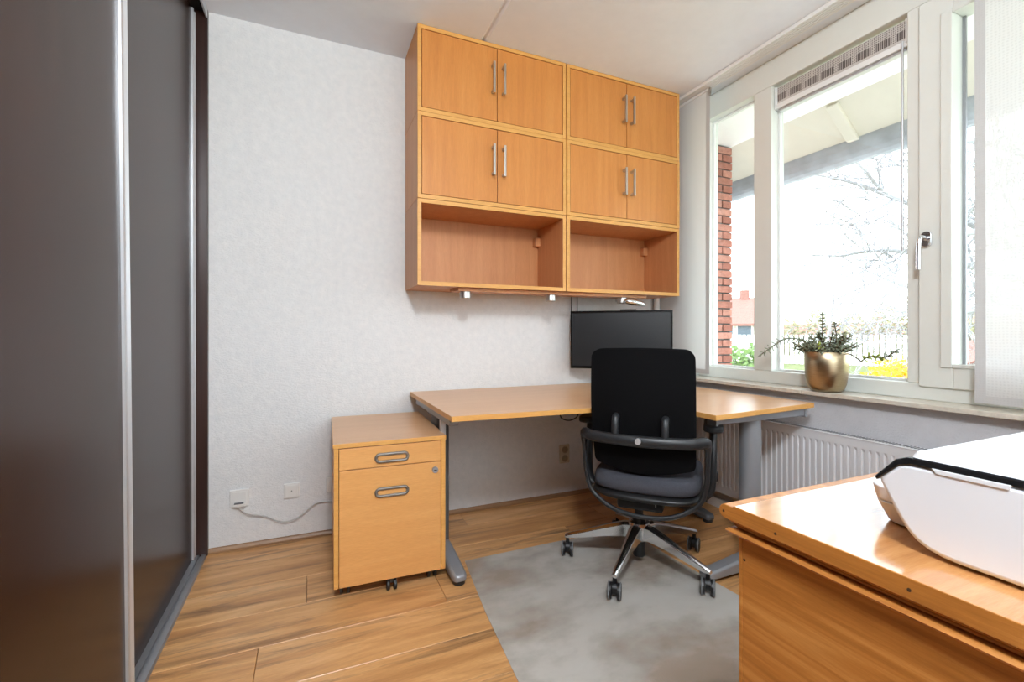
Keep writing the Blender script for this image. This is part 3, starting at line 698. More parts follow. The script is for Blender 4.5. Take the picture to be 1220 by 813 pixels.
for i in range(64):
    a = random.uniform(0, 2 * math.pi); r0 = random.uniform(0.0, 0.06); r1 = r0 + random.uniform(0.03, 0.065); h = random.uniform(0.018, 0.085) if i % 2 else random.uniform(0.015, 0.045)
    dxy = (math.cos(a), math.sin(a))
    shoot([up_at(dxy[0] * r0, dxy[1] * r0, -0.002), up_at(dxy[0] * (r0 + r1) / 2, dxy[1] * (r0 + r1) / 2, h * .6), up_at(min(dxy[0] * r1, 0.07), dxy[1] * r1, h)], random.uniform(.014, .019), 0.009, 0.0115, 'leaf_y' if i == 4 else 'leaf')

# ------------------------------------------------------------------ office chair
ch = thing('office_chair', 'black office chair with chrome star base turned away from the camera', 'chair', (0, 0, 0))
# back panel: curved slab
def back_geo(th0, th1, w_, z0, z1, rc):
    g = G(); nx, nz = 22, 36
    def P(u, v_, off):
        z = z0 + (z1 - z0) * v_
        hw = w_ / 2
        dt = min(z - z0, z1 - z)
        rcz = rc if z > (z0 + z1) / 2 else rc * 0.7
        dd = rcz - dt
        if dd > 0: hw -= rcz - math.sqrt(max(rcz * rcz - dd * dd, 0))
        hw *= (0.975 + 0.025 * math.sin(math.pi * min(1, v_ * 0.75 + 0.1)))
        x = u * hw
        y_ = -0.185 - 0.075 * v_ - 0.035 * math.sin(math.pi * (v_ * 0.9 + 0.1)) + 0.11 * (x / 0.21) ** 2 * 0.30
        zz = z - 0.024 * (1 - v_) ** 2 * (1 - (u ** 2)) + 0.004 * (1 - u * u) * v_
        return (x, y_ + off, zz)
    for off in (th0, th1):
        for k in range(nz + 1):
            for i in range(nx + 1): g.v.append(P(-1 + 2 * i / nx, 0.5 - 0.5 * math.cos(math.pi * k / nz), off))
    q = (nx + 1) * (nz + 1)
    for k in range(nz):
        for i in range(nx):
            a = k * (nx + 1) + i; g.face((a, a + 1, a + nx + 2, a + nx + 1)); g.face((q + a, q + a + nx + 1, q + a + nx + 2, q + a + 1))
    for k in range(nz):
        a = k * (nx + 1); g.face((a, a + nx + 1, q + a + nx + 1, q + a)); a += nx; g.face((a, q + a, q + a + nx + 1, a + nx + 1))
    for i in range(nx):
        g.face((i, q + i, q + i + 1, i + 1)); a = nz * (nx + 1) + i; g.face((a, a + 1, q + a + 1, q + a))
    return g
obj('backrest', back_geo(0.0, 0.012, 0.420, 0.490, 0.985, 0.035), 'fabric_blk', ch, smooth=70)
obj('back_cushion', back_geo(0.012, 0.045, 0.412, 0.495, 0.990, 0.04), 'fabric_blk', ch, smooth=70)
# ring frame
ring = [(-0.238, -0.215, 0.622), (-0.18, -0.262, 0.622), (0, -0.292, 0.622), (0.18, -0.262, 0.622), (0.238, -0.215, 0.622), (0.252, -0.190, 0.600), (0.250, -0.175, 0.50), (0.244, -0.170, 0.43), (0.215, -0.175, 0.358), (0.12, -0.195, 0.304), (0, -0.205, 0.290), (-0.12, -0.195, 0.304), (-0.215, -0.175, 0.358), (-0.244, -0.170, 0.43), (-0.250, -0.175, 0.50), (-0.252, -0.190, 0.600)]
rp = smoothpath(ring, 6, closed=True); rr = []
for p in rp:
    t = min(1, max(0, (p.z - 0.57) / 0.06)); rr.append(0.0135 + 0.0115 * t)
fr_ = obj('ring_frame', G().tube(rp, rr, 14, closed=True, up=(0, 0, 1), flat=0.72), 'frame_blk', ch, smooth=60)
em = obj('emblem', G().cyl((0.0, -0.302, 0.626), (0.0, -0.316, 0.626), 0.0125, 0.0115, 20), 'alu', fr_, smooth=40, label='small round silver button')
for x in (-0.098, 0.098):
    obj('back_bracket', G().tube(smoothpath([(x, -0.275, 0.640), (x, -0.272, 0.68), (x, -0.262, 0.705), (x, -0.24, 0.712)], 5), [0.015] * 16, 12), 'frame_blk', fr_, smooth=60)
# seat
def cushion(w_, d_, z0, z1, y0, r, dome):
    g = G(); nx = ny = 16
    def shape(u, v_, z, inset):
        x = u * (w_ / 2 - inset); y_ = y0 + (v_ * 0.5 + 0.5) * d_
        y_ = y0 + inset + (v_ * 0.5 + 0.5) * (d_ - 2 * inset)
        k = (abs(u) * abs(v_)) ** 4 * r; x -= math.copysign(k, u); y_ -= math.copysign(k, v_)
        y_ -= (1 - u * u) * 0.022 * (1 if v_ < 0 else 0) * abs(v_)
        return x, y_
    layers = [(z0, 0.012), (z0 + 0.012, 0.0), ((z0 + z1) / 2, 0.0), (z1 - 0.014, 0.004), (z1, 0.022)]
    rings = []
    edge = [(-1 + 2 * i / nx, -1) for i in range(nx)] + [(1, -1 + 2 * i / ny) for i in range(ny)] + [(1 - 2 * i / nx, 1) for i in range(nx)] + [(-1, 1 - 2 * i / ny) for i in range(ny)]
    for z, ins in layers:
        rings.append(len(g.v))
        for u, v_ in edge: x, y_ = shape(u, v_, z, ins); g.v.append((x, y_, z))
    m = len(edge)
    for a, b_ in zip(rings[:-1], rings[1:]):
        for i in range(m): j = (i + 1) % m; g.face((a + i, a + j, b_ + j, b_ + i))
    c = len(g.v); g.v.append((0, y0 + d_ / 2, z1 + dome))
    for i in range(m): g.face((rings[-1] + i, rings[-1] + (i + 1) % m, c))
    g.face(tuple(rings[0] + i for i in reversed(range(m)))); return g
obj('seat_cushion', cushion(0.450, 0.47, 0.385, 0.452, -0.20, 0.024, 0.006), 'fabric_gry', ch, smooth=60)
obj('seat_shell', cushion(0.457, 0.48, 0.352, 0.388, -0.205, 0.03, 0.0), 'black', ch, smooth=60)
def dish():
    g = G(); rg = []
    for k, z in ((0.0, 0.366), (0.02, 0.345), (0.07, 0.322), (0.13, 0.312)):
        rg.append(len(g.v))
        for a, b_ in rrect(0.45 - 2 * k, 0.42 - 2 * k, max(0.06 - k * 0.3, 0.02), 5): g.v.append((a, 0.025 + b_, z))
    m = rg[1] - rg[0]
    for a, b_ in zip(rg[:-1], rg[1:]):
        for i in range(m): j = (i + 1) % m; g.face((a + j, a + i, b_ + i, b_ + j))
    g.face(tuple(rg[0] + i for i in range(m))); g.face(tuple(rg[-1] + i for i in reversed(range(m)))); return g
obj('under_shell', dish(), 'black', ch, smooth=40)
obj('tilt_mechanism', G().box(-0.12, 0.075, -0.13, 0.11, 0.285, 0.355), 'black', ch, bevel=0.012)
obj('tilt_lever', G().tube([(0.07, 0.02, 0.33), (0.20, 0.02, 0.325), (0.245, 0.02, 0.32)], 0.006, 8), 'black', ch, smooth=60)
obj('height_tag', G().box(0.048, 0.052, -0.168, -0.166, 0.325, 0.352), 'alu', ch)
for s_ in (-1, 1):
    ap = obj('armrest_post', G().tube(smoothpath([(s_ * 0.235, -0.06, 0.36), (s_ * 0.262, -0.055, 0.40), (s_ * 0.268, -0.04, 0.52), (s_ * 0.268, -0.01, 0.635)], 6), 0.016, 10, flat=1.6), 'black', ch, smooth=60)
    pad = [(s_ * 0.270 + a, 0.03 + b_) for a, b_ in rrect(0.078, 0.26, 0.036, 6)]
    obj('armrest_pad', G().prism(pad, 'z', 0.640, 0.668), 'black', ap, bevel=0.008, seg=3, smooth=50)
    obj('arm_button', G().box(s_ * 0.276 - 0.012, s_ * 0.276 + 0.012, -0.056, -0.03, 0.43, 0.47), 'frame_blk', ap, bevel=0.004)
obj('gas_lift', G().lathe([(0.0005, 0.035), (0.026, 0.035), (0.028, 0.045), (0.028, 0.20), (0.0275, 0.215), (0.019, 0.216), (0.019, 0.29), (0.0005, 0.29)], (-0.045, 0, 0), 24), 'black', ch, smooth=40)
obj('hub', G().lathe([(0.028, 0.108), (0.040, 0.110), (0.047, 0.12), (0.050, 0.178), (0.046, 0.190), (0.034, 0.193), (0.028, 0.190)], (-0.045, 0, 0), 30), 'chrome', ch, smooth=40)
CR = 0.328; CAZ = 48.0
cpx, cpy = 1.409, 1.664; BX = -0.045
for k in range(5):
    a = R(70.5 + 72 * k + CAZ)
    rot = Matrix.Rotation(a, 4, 'Z'); g = G(); st = []
    for r_, hw, zt, zb in ((0.03, 0.026, 0.186, 0.114), (0.07, 0.025, 0.184, 0.122), (0.15, 0.020, 0.160, 0.112), (0.24, 0.0155, 0.130, 0.094), (CR - 0.006, 0.0125, 0.104, 0.080), (CR + 0.013, 0.0105, 0.096, 0.080)):
        st.append(len(g.v)); g.v += [(r_, -hw, zb), (r_, hw, zb), (r_, hw, zt - 0.008), (r_, hw * 0.35, zt), (r_, -hw * 0.35, zt), (r_, -hw, zt - 0.008)]
    for p, q in zip(st[:-1], st[1:]):
        for i in range(6): j = (i + 1) % 6; g.face((p + i, p + j, q + j, q + i))
    g.face(tuple(reversed(range(6)))); g.face(tuple(st[-1] + i for i in range(6)))
    arm = obj('base_arm', g.xf(Matrix.Translation((BX, 0, 0)) @ rot), 'chrome', ch, bevel=0.002)
    c = Vector((BX + CR * math.cos(a), CR * math.sin(a), 0))
    yaw = R(22 - 7 * k); axis = Vector((math.cos(yaw), math.sin(yaw), 0)); fw = Vector((-axis.y, axis.x, 0))
    z = Vector((0, 0, 1))
    cs = obj('caster', G().cyl(c + z * 0.030, c + z * 0.092, 0.0085, n=12).cyl(c - axis * 0.010 + z * 0.035, c + axis * 0.010 + z * 0.035, 0.024, n=16), 'black', ch, smooth=40)
    cc = c - fw * 0.016
    for s_ in (-1, 1):
        w0 = cc + axis * (s_ * 0.011) + z * 0.0335; w1 = cc + axis * (s_ * 0.027) + z * 0.0335
        obj('wheel', G().cyl(w0, w1, 0.0305, n=24), 'black', cs, bevel=0.002, smooth=40)
        obj('tread', G().cyl(cc + axis * (s_ * 0.0205) + z * 0.0335, cc + axis * (s_ * 0.0255) + z * 0.0335, 0.0335, n=28), 'tread', cs, bevel=0.001, smooth=40)
ch.location = (cpx, cpy, 0.003); ch.rotation_euler = (0, 0, R(-CAZ))

# chair mat
cm = obj('chair_mat', G().prism([(0.648, 2.030), (0.600, 1.62), (0.572, 1.262), (0.556, 0.95), (0.575, 0.925), (1.555, 0.925), (1.585, 0.95), (1.572, 1.32), (1.548, 1.70), (1.546, 1.93), (1.50, 1.985), (1.40, 2.02), (1.12, 2.033)], 'z', 0.0004, 0.0030), 'mat')
tag(cm, 'scuffed translucent plastic floor mat under the office chair', 'floor mat')

# ------------------------------------------------------------------ sockets and cable on the back wall
def socket(name, label, cat, x, z, w_, h_, m='socket', style='blank'):
    t = thing(name, label, cat, (x, YB, z))
    def pr(a, b_, y0, y1, c, d, nm, mat_, bev): return obj(nm, G().box(x + a, x + b_, YB - y1, YB - y0, z + c, z + d), mat_, t, bevel=bev)
    pr(-w_ / 2, w_ / 2, 0, 0.010, -h_ / 2, h_ / 2, 'cover_frame', m, 0.003)
    if style == 'data':
        pr(-0.030, 0.030, 0.010, 0.0125, -0.032, 0.032, 'insert', m, 0.001)
        pr(-0.026, 0.026, 0.0125, 0.030, -0.036, -0.020, 'jack_hood', m, 0.002)
        pr(-0.020, 0.020, 0.0125, 0.0305, -0.0225, -0.0195, 'label_slot', 'grey_dark', 0)
        pr(-0.007, 0.007, 0.0125, 0.022, -0.044, -0.036, 'plug', m, 0.001)
    elif style == 'blank':
        pr(-0.029, 0.029, 0.010, 0.013, -0.030, 0.030, 'insert', m, 0.002)
        obj('screw', G().cyl((x, YB - 0.0128, z), (x, YB - 0.0138, z), 0.003, n=10), 'grey_dark', t)
    else:
        for dz in (-0.028, 0.028):
            s_ = obj('outlet_well', G().lathe([(0.0005, 0.0005), (0.019, 0.0005), (0.021, 0.004), (0.023, 0.004), (0.023, 0)], (0, 0, 0), 20).xf(Matrix.Translation((x, YB - 0.010, z + dz)) @ Matrix.Rotation(R(90), 4, 'X')), 'outlet_well', t, smooth=40)
            obj('outlet_rim', G().tube([(x + 0.022 * math.cos(q * math.pi / 10), YB - 0.011, z + dz + 0.022 * math.sin(q * math.pi / 10)) for q in range(20)], 0.003, 6, closed=True), m, s_, smooth=60)
    return t
socket('data_socket', 'white square data socket with a plugged cable near the wardrobe', 'socket', -0.327, 0.250, 0.082, 0.084, style='data')
socket('blank_socket', 'white square blank socket plate between the data socket and filing cabinet', 'socket', -0.096, 0.255, 0.074, 0.076)
socket('wall_socket', 'white socket plate half hidden behind the filing cabinet', 'socket', 0.106, 0.262, 0.078, 0.080)
socket('double_outlet', 'ivory upright double power outlet on the wall under the desk', 'socket', 1.503, 0.275, 0.072, 0.120, 'socket_old', 'double')
c = obj('data_cable', G().tube(smoothpath([(-0.327, YB - 0.018, 0.212), (-0.318, YB - 0.022, 0.195), (-0.285, YB - 0.026, 0.172), (-0.215, YB - 0.018, 0.148), (-0.165, YB - 0.022, 0.120), (-0.115, YB - 0.030, 0.110), (-0.06, YB - 0.026, 0.125), (0.0, YB - 0.016, 0.165), (0.035, YB - 0.012, 0.178), (0.10, YB - 0.010, 0.172), (0.16, YB - 0.010, 0.170)], 8), 0.0028, 8), 'cable', smooth=60)
tag(c, 'thin grey cable drooping along the wall from the data socket', 'cable')

# ------------------------------------------------------------------ oak chest in the foreground
ck = thing('oak_chest', 'honey oak chest with a moulded top edge in the right foreground', 'chest', (1.4, 0.0, 0))
CX0, CX1, CY0, CY1, CZ = 0.683, 2.12, -0.62, 0.617, 0.750
nose = [(CY0, CZ), (0.585, CZ), (0.588, CZ - 0.003), (0.593, CZ - 0.003)]
for i in range(9):
    a = R(80 - 20 * i); nose.append((0.604 + 0.0125 * math.cos(a), CZ - 0.0155 + 0.0125 * math.sin(a)))
nose += [(0.598, CZ - 0.028), (CY0, CZ - 0.028)]
g = G().prism(nose, 'x', CX0, CX1); g.mi[-len(nose)] = 1
obj('top_slab', g, ['oak', 'oak_top'], ck, bevel=0.0015)
def mould(name, z0, z1, out, r):
    g = G(); n = 5
    pr_ = [(0.0, z0), (out, z0 + r * 0.3), (out + r * 0.5, (z0 + z1) / 2), (out, z1 - r * 0.3), (0.0, z1)]
    bx, by = 0.700, 0.588
    rings = []
    for (x_, y_, dx, dy) in ((bx, CY0 + 0.02, -1, 0), (bx, by, -1, 1), (CX1 - 0.02, by, 0, 1)):
        rings.append(len(g.v))
        for o_, z_ in pr_: g.v.append((x_ + dx * o_, y_ + dy * o_, z_))
    for a, b_ in zip(rings[:-1], rings[1:]):
        for i in range(n - 1): g.face((a + i, b_ + i, b_ + i + 1, a + i + 1))
    return obj(name, g, 'oak', ck)
mould('cove_moulding', 0.7165, 0.722, 0.010, 0.003); mould('cove_moulding', 0.7095, 0.7165, 0.005, 0.002); mould('bead_moulding', 0.695, 0.7085, 0.012, 0.008)
obj('body', G().box(0.7005, CX1 - 0.02, CY0 + 0.02, 0.581, 0.06, 0.722), 'oak', ck, bevel=0.001)
obj('front_frame', G().box(0.7000, CX1 - 0.02, 0.5815, 0.588, 0.06, 0.722), 'oak', ck, bevel=0.001)
obj('plinth', G().box(0.72, CX1 - 0.04, CY0 + 0.04, 0.56, 0.0, 0.06), 'oak', ck)
for (y_, z_, x_) in ((0.505, 0.733, CX0), (0.325, 0.735, CX0), (0.577, 0.655, 0.7005), (0.606, 0.7345, CX0)):
    obj('knot', G().cyl((x_ + 0.002, y_, z_), (x_ - 0.0004, y_, z_), 0.0028, 0.0024, 9), 'knot', ck)

# ------------------------------------------------------------------ printer
pt = thing('printer', 'white all-in-one printer with a black lid band on the oak chest', 'printer', (0.95, 0.2, CZ))
PX0, PX1, PYB = 0.768, 1.17, 0.02
side = [(PYB, CZ + 0.004), (0.310, CZ + 0.004), (0.330, CZ + 0.0055), (0.346, CZ + 0.0095), (0.359, CZ + 0.017), (0.369, CZ + 0.027), (0.379, CZ + 0.042), (0.390, CZ + 0.062), (0.400, CZ + 0.081), (0.4045, CZ + 0.090), (0.402, CZ + 0.097), (0.378, CZ + 0.121), (0.366, CZ + 0.1225), (PYB, CZ + 0.1235)]
obj('body', G().prism(side, 'x', PX0, PX1), 'printer', pt, bevel=0.007, seg=4, smooth=50)
bandp = [(PYB, CZ + 0.1225), (0.362, CZ + 0.1215), (0.377, CZ + 0.117), (0.406, CZ + 0.0885), (0.4085, CZ + 0.0935), (0.382, CZ + 0.1250), (0.368, CZ + 0.1310), (PYB, CZ + 0.1320)]
obj('lid_band', G().prism(bandp, 'x', PX0 - 0.001, PX1 + 0.001), 'band', pt, bevel=0.0015)
obj('finger_notch', G().prism([(0.265, CZ + 0.1165), (0.335, CZ + 0.1165), (0.340, CZ + 0.1235), (0.262, CZ + 0.1235)], 'x', PX0 - 0.0018, PX0 + 0.01), 'printer', pt, bevel=0.001)
g = G(); lay = [(0.0, CZ + 0.1325), (0.004, CZ + 0.139), (0.05, CZ + 0.150), (0.11, CZ + 0.160), (0.16, CZ + 0.164)]
rg = []
for ins, z_ in lay:
    rg.append(len(g.v))
    for a, b_ in rrect(PX1 - PX0 - 2 * ins, 0.362 - PYB - 2 * ins * 0.85, max(0.012 - ins * 0.02, 0.006), 4): g.v.append(((PX0 + PX1) / 2 + a, (0.374 + PYB) / 2 - 0.002 + b_, z_))
m_ = rg[1] - rg[0]
for a, b_ in zip(rg[:-1], rg[1:]):
    for i in range(m_): j = (i + 1) % m_; g.face((a + i, a + j, b_ + j, b_ + i))
g.face(tuple(rg[-1] + i for i in range(m_))); g.face(tuple(rg[0] + i for i in reversed(range(m_))))
obj('lid', g, 'printer', pt, smooth=35)
def tray(z0, z1, k0, k1):
    g = G(); n = 0; rg = []
    for z_, k in ((z0, k0), (z1, k1)):
        rg.append(len(g.v))
        for a, b_ in rrect(0.30 + 2 * k, 0.10 + 2 * k, 0.03, 5): g.v.append((1.002 + a, 0.394 + b_, z_))
    m_ = rg[1] - rg[0]
    for i in range(m_): j = (i + 1) % m_; g.face((i, j, m_ + j, m_ + i))
    g.face(tuple(reversed(range(m_)))); g.face(tuple(m_ + i for i in range(m_))); return g
obj('tray_lower', tray(CZ + 0.002, CZ + 0.036, 0.0, 0.012), 'printer', pt, bevel=0.002, smooth=40)
obj('tray_upper', tray(CZ + 0.037, CZ + 0.062, 0.012, 0.016), 'printer', pt, bevel=0.003, smooth=40)
for a in ((0.82, 0.06), (1.1, 0.06), (0.82, 0.30), (1.1, 0.30)):
    obj('rubber_foot', G().cyl((a[0], a[1], CZ), (a[0], a[1], CZ + 0.006), 0.012, n=12), 'black', pt)

# ------------------------------------------------------------------ globe lamp added out of view to fill the room with light
LX = 0.05
la = thing('fill_lamp', 'unseen opal glass globe lamp added to light the room', 'lamp', (LX, -0.30, 2.6))
obj('canopy', G().lathe([(0.0005, 0), (0.055, 0), (0.05, -0.025), (0.0005, -0.03)], (LX, -0.30, 2.6), 24), 'white', la, smooth=40)
obj('stem', G().cyl((LX, -0.30, 2.575), (LX, -0.30, 2.47), 0.008, n=12), 'chrome', la, smooth=40)
prof = [(0.16 * math.sin(R(4 + 172 * i / 16)), -0.29 + 0.16 * math.cos(R(4 + 172 * i / 16))) for i in range(17)]
obj('globe', G().lathe(list(reversed(prof)), (LX, -0.30, 2.6), 28), emit('fill_globe_glow', (0.93, 0.97, 1.0, 1), FILL_LAMP_L), la, smooth=60)

# ------------------------------------------------------------------ outside: eaves, gutter, brick pier
ZG = -2.8
ev = thing('roof_eaves', 'white soffit and cream sloping eaves boards above the window outside', 'eaves', (3.0, 2.0, 2.4))
obj('soffit_board', G().box(2.50, 3.09, -3.0, 7.0, 2.558, 2.59), 'soffit', ev)
obj('eaves_board', G().prism([(3.09, 2.575), (3.34, 2.372), (3.36, 2.390), (3.11, 2.595)], 'y', -3.0, 7.0), 'soffit_cream', ev)
for i, y_ in enumerate((0.55, 1.90, 3.25, 4.6)):
    obj('rafter_end', G().prism([(3.09, 2.560), (3.315, 2.376), (3.345, 2.372), (3.345, 2.39), (3.12, 2.58)], 'y', y_ - 0.035, y_ + 0.035).xf(Matrix.Translation((0, 0, -0.022))), 'soffit_cream', ev, bevel=0.006)
obj('roof_deck', G().prism([(2.3, 3.25), (3.40, 2.40), (3.42, 2.44), (2.3, 3.31)], 'y', -3.0, 7.0), 'tiles', ev)
gt = thing('rain_gutter', 'grey zinc half-round rain gutter along the eaves outside', 'gutter', (3.43, 2.0, 2.3))
gp = [(3.43 + 0.088 * math.cos(R(180 + 15 * i)), 2.398 - 0.0 + 0.165 * math.sin(R(180 + 15 * i)) * 1.0) for i in range(13)]
gi = [(3.43 + 0.083 * math.cos(R(360 - 15 * i)), 2.398 + 0.158 * math.sin(R(360 - 15 * i))) for i in range(13)]
ys = [-3.0, 0.55, 1.66, 3.6, 7.0]
for a, b_ in zip(ys[:-1], ys[1:]): obj('gutter_length', G().prism(gp + gi, 'y', a, b_ - 0.002), 'zinc', gt)
for y_ in ys[1:-1]:
    gp2 = [(3.43 + 0.091 * math.cos(R(180 + 15 * i)), 2.400 + 0.169 * math.sin(R(180 + 15 * i))) for i in range(13)]
    obj('gutter_joint', G().prism(gp2 + gi, 'y', y_ - 0.02, y_ + 0.02), 'zinc', gt)
pr_ = thing('brick_pier', 'red brick pier standing outside left of the window', 'pier', (2.98, 2.75, 0.7))
PYF = 2.660
obj('mortar_core', G().box(2.53, 3.085, PYF + 0.013, PYF + 0.30, -0.6, 2.555), 'mortar', pr_)
def brick_mesh(L, d=0.10, h=0.050):
    g = G().box(-L / 2, L / 2, 0, d, 0, h); return mesh_of(g, 'brick', M['brick'])
bs, bh = brick_mesh(0.208), brick_mesh(0.0985)
z_ = 2.553 - 0.0615; r_ = 0
while z_ > 0.62:
    if r_ % 2 == 0: items = [(bs, 3.090 - 0.104), (bs, 3.090 - 0.104 - 0.2185), (bh, 3.09 - 0.437 - 0.049)]
    else: items = [(bh, 3.090 - 0.0493), (bh, 3.090 - 0.0493 - 0.1095), (bs, 3.09 - 0.219 - 0.104), (bh, 3.09 - 0.437 - 0.049)]
    for me, x in items:
        o = obj('brick', me, None, pr_); o.location = (x + random.uniform(-.002, .002), PYF + random.uniform(-.002, .002), z_)
    z_ -= 0.0615; r_ += 1
ow = obj('outer_wall', G().box(2.46, 2.52, -3, 2.66, -2.8, 0.74).box(2.46, 2.52, -3, WY0, 0.74, 2.56).box(2.50, 2.56, 2.96, 7.0, -2.8, 2.56), 'mortar'); tag(ow, 'outer brickwork of the house below the window', 'wall', kind='structure')

# ground and neighbourhood
gd = obj('ground', G().box(-10, 120, -70, 110, ZG - 0.2, ZG), 'grass'); tag(gd, 'lawn and gardens below the window outside', 'lawn', kind='structure')
tp = obj('bounce_ground', G().box(2.4, 8.2, -30, 40, ZG, ZG + 0.03), 'paving'); tag(tp, 'unseen pale ground added outside to bounce light onto the eaves', 'bounce_ground', kind='structure')  # pale ground added below to reflect daylight up to the soffit
rd = obj('street', G().box(15.5, 19, -60, 90, ZG, ZG + 0.02), 'asphalt'); tag(rd, 'grey street between the gardens outside', 'street', kind='structure')
def at(px, t):
    u = (px - 610) / FPX; s_, c_ = math.sin(YAW), math.cos(YAW)
    return Vector(((s_ + u * c_) * t, (c_ - u * s_) * t, 0))
def house(label, px, t, w_, d_, zeave, zridge, rot):
    c = at(px, t); h = thing('house', label, 'house', (0, 0, 0))
    obj('walls', G().prism([(-w_ / 2, ZG), (w_ / 2, ZG), (w_ / 2, zeave), (-w_ / 2, zeave)], 'y', -d_ / 2, d_ / 2), 'render', h)
    obj('gable', G().prism([(-d_ / 2, zeave), (d_ / 2, zeave), (0, zridge - 0.15)], 'x', -w_ / 2, w_ / 2), 'render', h)
    obj('roof', G().prism([(-d_ / 2 - 0.4, zeave - 0.25), (0, zridge), (d_ / 2 + 0.4, zeave - 0.25), (d_ / 2 + 0.4, zeave - 0.05), (0, zridge + 0.2), (-d_ / 2 - 0.4, zeave - 0.05)], 'x', -w_ / 2 - 0.3, w_ / 2 + 0.3), 'tiles', h)
    ch_ = obj('chimney', G().box(w_ * 0.2, w_ * 0.2 + 0.7, -0.35, 0.35, zridge - 0.5, zridge + 0.9), 'tiles', h)
    for z0 in (ZG + 0.9, ZG + 3.5):
        if z0 + 1.2 > zeave: continue
        for k in range(4):
            x = -w_ / 2 + w_ * (k + 0.5) / 4
            wn = obj('window', G().box(x - 0.65, x + 0.65, -d_ / 2 - 0.04, -d_ / 2, z0, z0 + 1.3), 'white', h)
            obj('pane', G().box(x - 0.55, x + 0.55, -d_ / 2 - 0.05, -d_ / 2 - 0.035, z0 + 0.1, z0 + 1.2), 'farglass', wn)
    h.location = (c.x, c.y, 0); h.rotation_euler = (0, 0, rot)
house('pale house with red tiled roof far behind the brick pier', 866, 44, 6, 7, 2.0, 4.3, R(-38))
house('long low pale house far behind the potted plant', 1000, 58, 18, 9, 0.0, 2.2, R(-62))
house('pale house with red roof far behind the sash', 1215, 60, 12, 9, 0.8, 3.6, R(-80))
# brick shed with white verge boards right below the sash
sd = thing('brick_shed', 'red brick gabled shed with white verge boards below the opening sash', 'shed', (0, 0, 0))
def shedbrick():
    k = N('far_brickwork'); k.set(0.9, 0, 0.2); v = k.coords(rot=(R(90), 0, 0))
    t = k.n('ShaderNodeTexBrick'); k.l(v, t.inputs['Vector']); t.inputs['Scale'].default_value = 2.2
    t.inputs['Color1'].default_value = lin((172, 104, 84)); t.inputs['Color2'].default_value = lin((150, 86, 70)); t.inputs['Mortar'].default_value = lin((180, 170, 160))
    k.base(t.outputs[0]); return k.m
M['far_brick'] = shedbrick()
obj('gable_wall', G().prism([(-3, ZG), (3, ZG), (3, -0.6), (0, 1.05), (-3, -0.6)], 'y', 0, 5), 'far_brick', sd)
obj('verge_board', G().prism([(-3.3, -0.80), (0, 1.02), (3.3, -0.80), (3.3, -0.58), (0, 1.26), (-3.3, -0.58)], 'y', -0.15, -0.05), 'white', sd)
obj('roof', G().prism([(-3.3, -0.62), (0, 1.22), (3.3, -0.62), (3.3, -0.54), (0, 1.32), (-3.3, -0.54)], 'y', -0.15, 5.2), 'tiles', sd)
c = at(1178, 10.5); sd.location = (c.x + 1.0, c.y - 0.75, -0.15); sd.rotation_euler = (0, 0, R(-60))
# garden fence
fe = thing('garden_fence', 'white picket fence across the far gardens outside', 'fence', (0, 0, 0))
pk = mesh_of(G().box(-0.10, 0.10, -0.02, 0.02, 0, 1.9), 'picket', M['white'])
for i in range(78):
    o = obj('picket', pk, None, fe); o.location = (-9 + i * 0.275, 0, 0)
obj('fence_rail', G().box(-9.2, 12.6, 0.02, 0.06, 0.4, 0.5), 'white', fe); obj('fence_rail', G().box(-9.2, 12.6, 0.02, 0.06, 1.4, 1.5), 'white', fe)
c = at(930, 30); fe.location = (c.x, c.y, -0.9); fe.rotation_euler = (0, 0, R(-50))
bank = obj('garden_bank', G().prism([(-14, 0), (14, 0), (14, 1.9), (-14, 1.9)], 'y', 0.1, 14), 'grass'); bank.location = (c.x, c.y, ZG); bank.rotation_euler = (0, 0, R(-50))
tag(bank, 'raised grassy bank carrying the white picket fence', 'bank', kind='structure')
def bush(name, label, cat, px, t, rx, ry, zt, zb, m, nleaf, ls, seed, group=None):
    rnd = random.Random(seed); c = at(px, t); h = thing(name, label, cat, (c.x, c.y, zb), group)
    g = G()
    for i in range(nleaf):
        a = rnd.uniform(0, 2 * math.pi); q = rnd.uniform(-1, 1); rr_ = (rnd.random() ** 0.33); s_ = math.sqrt(1 - q * q)
        p = Vector((c.x + rx * rr_ * s_ * math.cos(a), c.y + ry * rr_ * s_ * math.sin(a), (zt + zb) / 2 + (zt - zb) / 2 * rr_ * q))
        d = Vector((rnd.uniform(-1, 1), rnd.uniform(-1, 1), rnd.uniform(-1, 1))).normalized(); e = d.orthogonal().normalized()
        b_ = len(g.v); L = ls * rnd.uniform(.6, 1.3)
        g.v += [tuple(p), tuple(p + d * L * .5 + e * L * .35), tuple(p + d * L), tuple(p + d * L * .5 - e * L * .35)]; g.face((b_, b_ + 1, b_ + 2, b_ + 3))
    obj('foliage', g, m, h, kind='stuff')
    obj('stem', G().cyl((c.x, c.y, ZG), (c.x, c.y, (zt + zb) / 2), 0.06 + rx * 0.03, 0.03, 8), 'bark', h); return h
bush('garden_bush', 'green garden bush beside the brick pier outside', 'bush', 886, 13, 1.3, 1.3, 0.75, -2.4, 'hedge', 5200, 0.16, 1)
bush('flowering_shrub', 'yellow flowering shrub outside at the right of the pot', 'bush', 1064, 8.5, 0.55, 0.55, 0.64, -1.6, 'forsythia', 3600, 0.09, 2)
ORD = ['first', 'second', 'third', 'fourth', 'fifth', 'sixth', 'seventh']
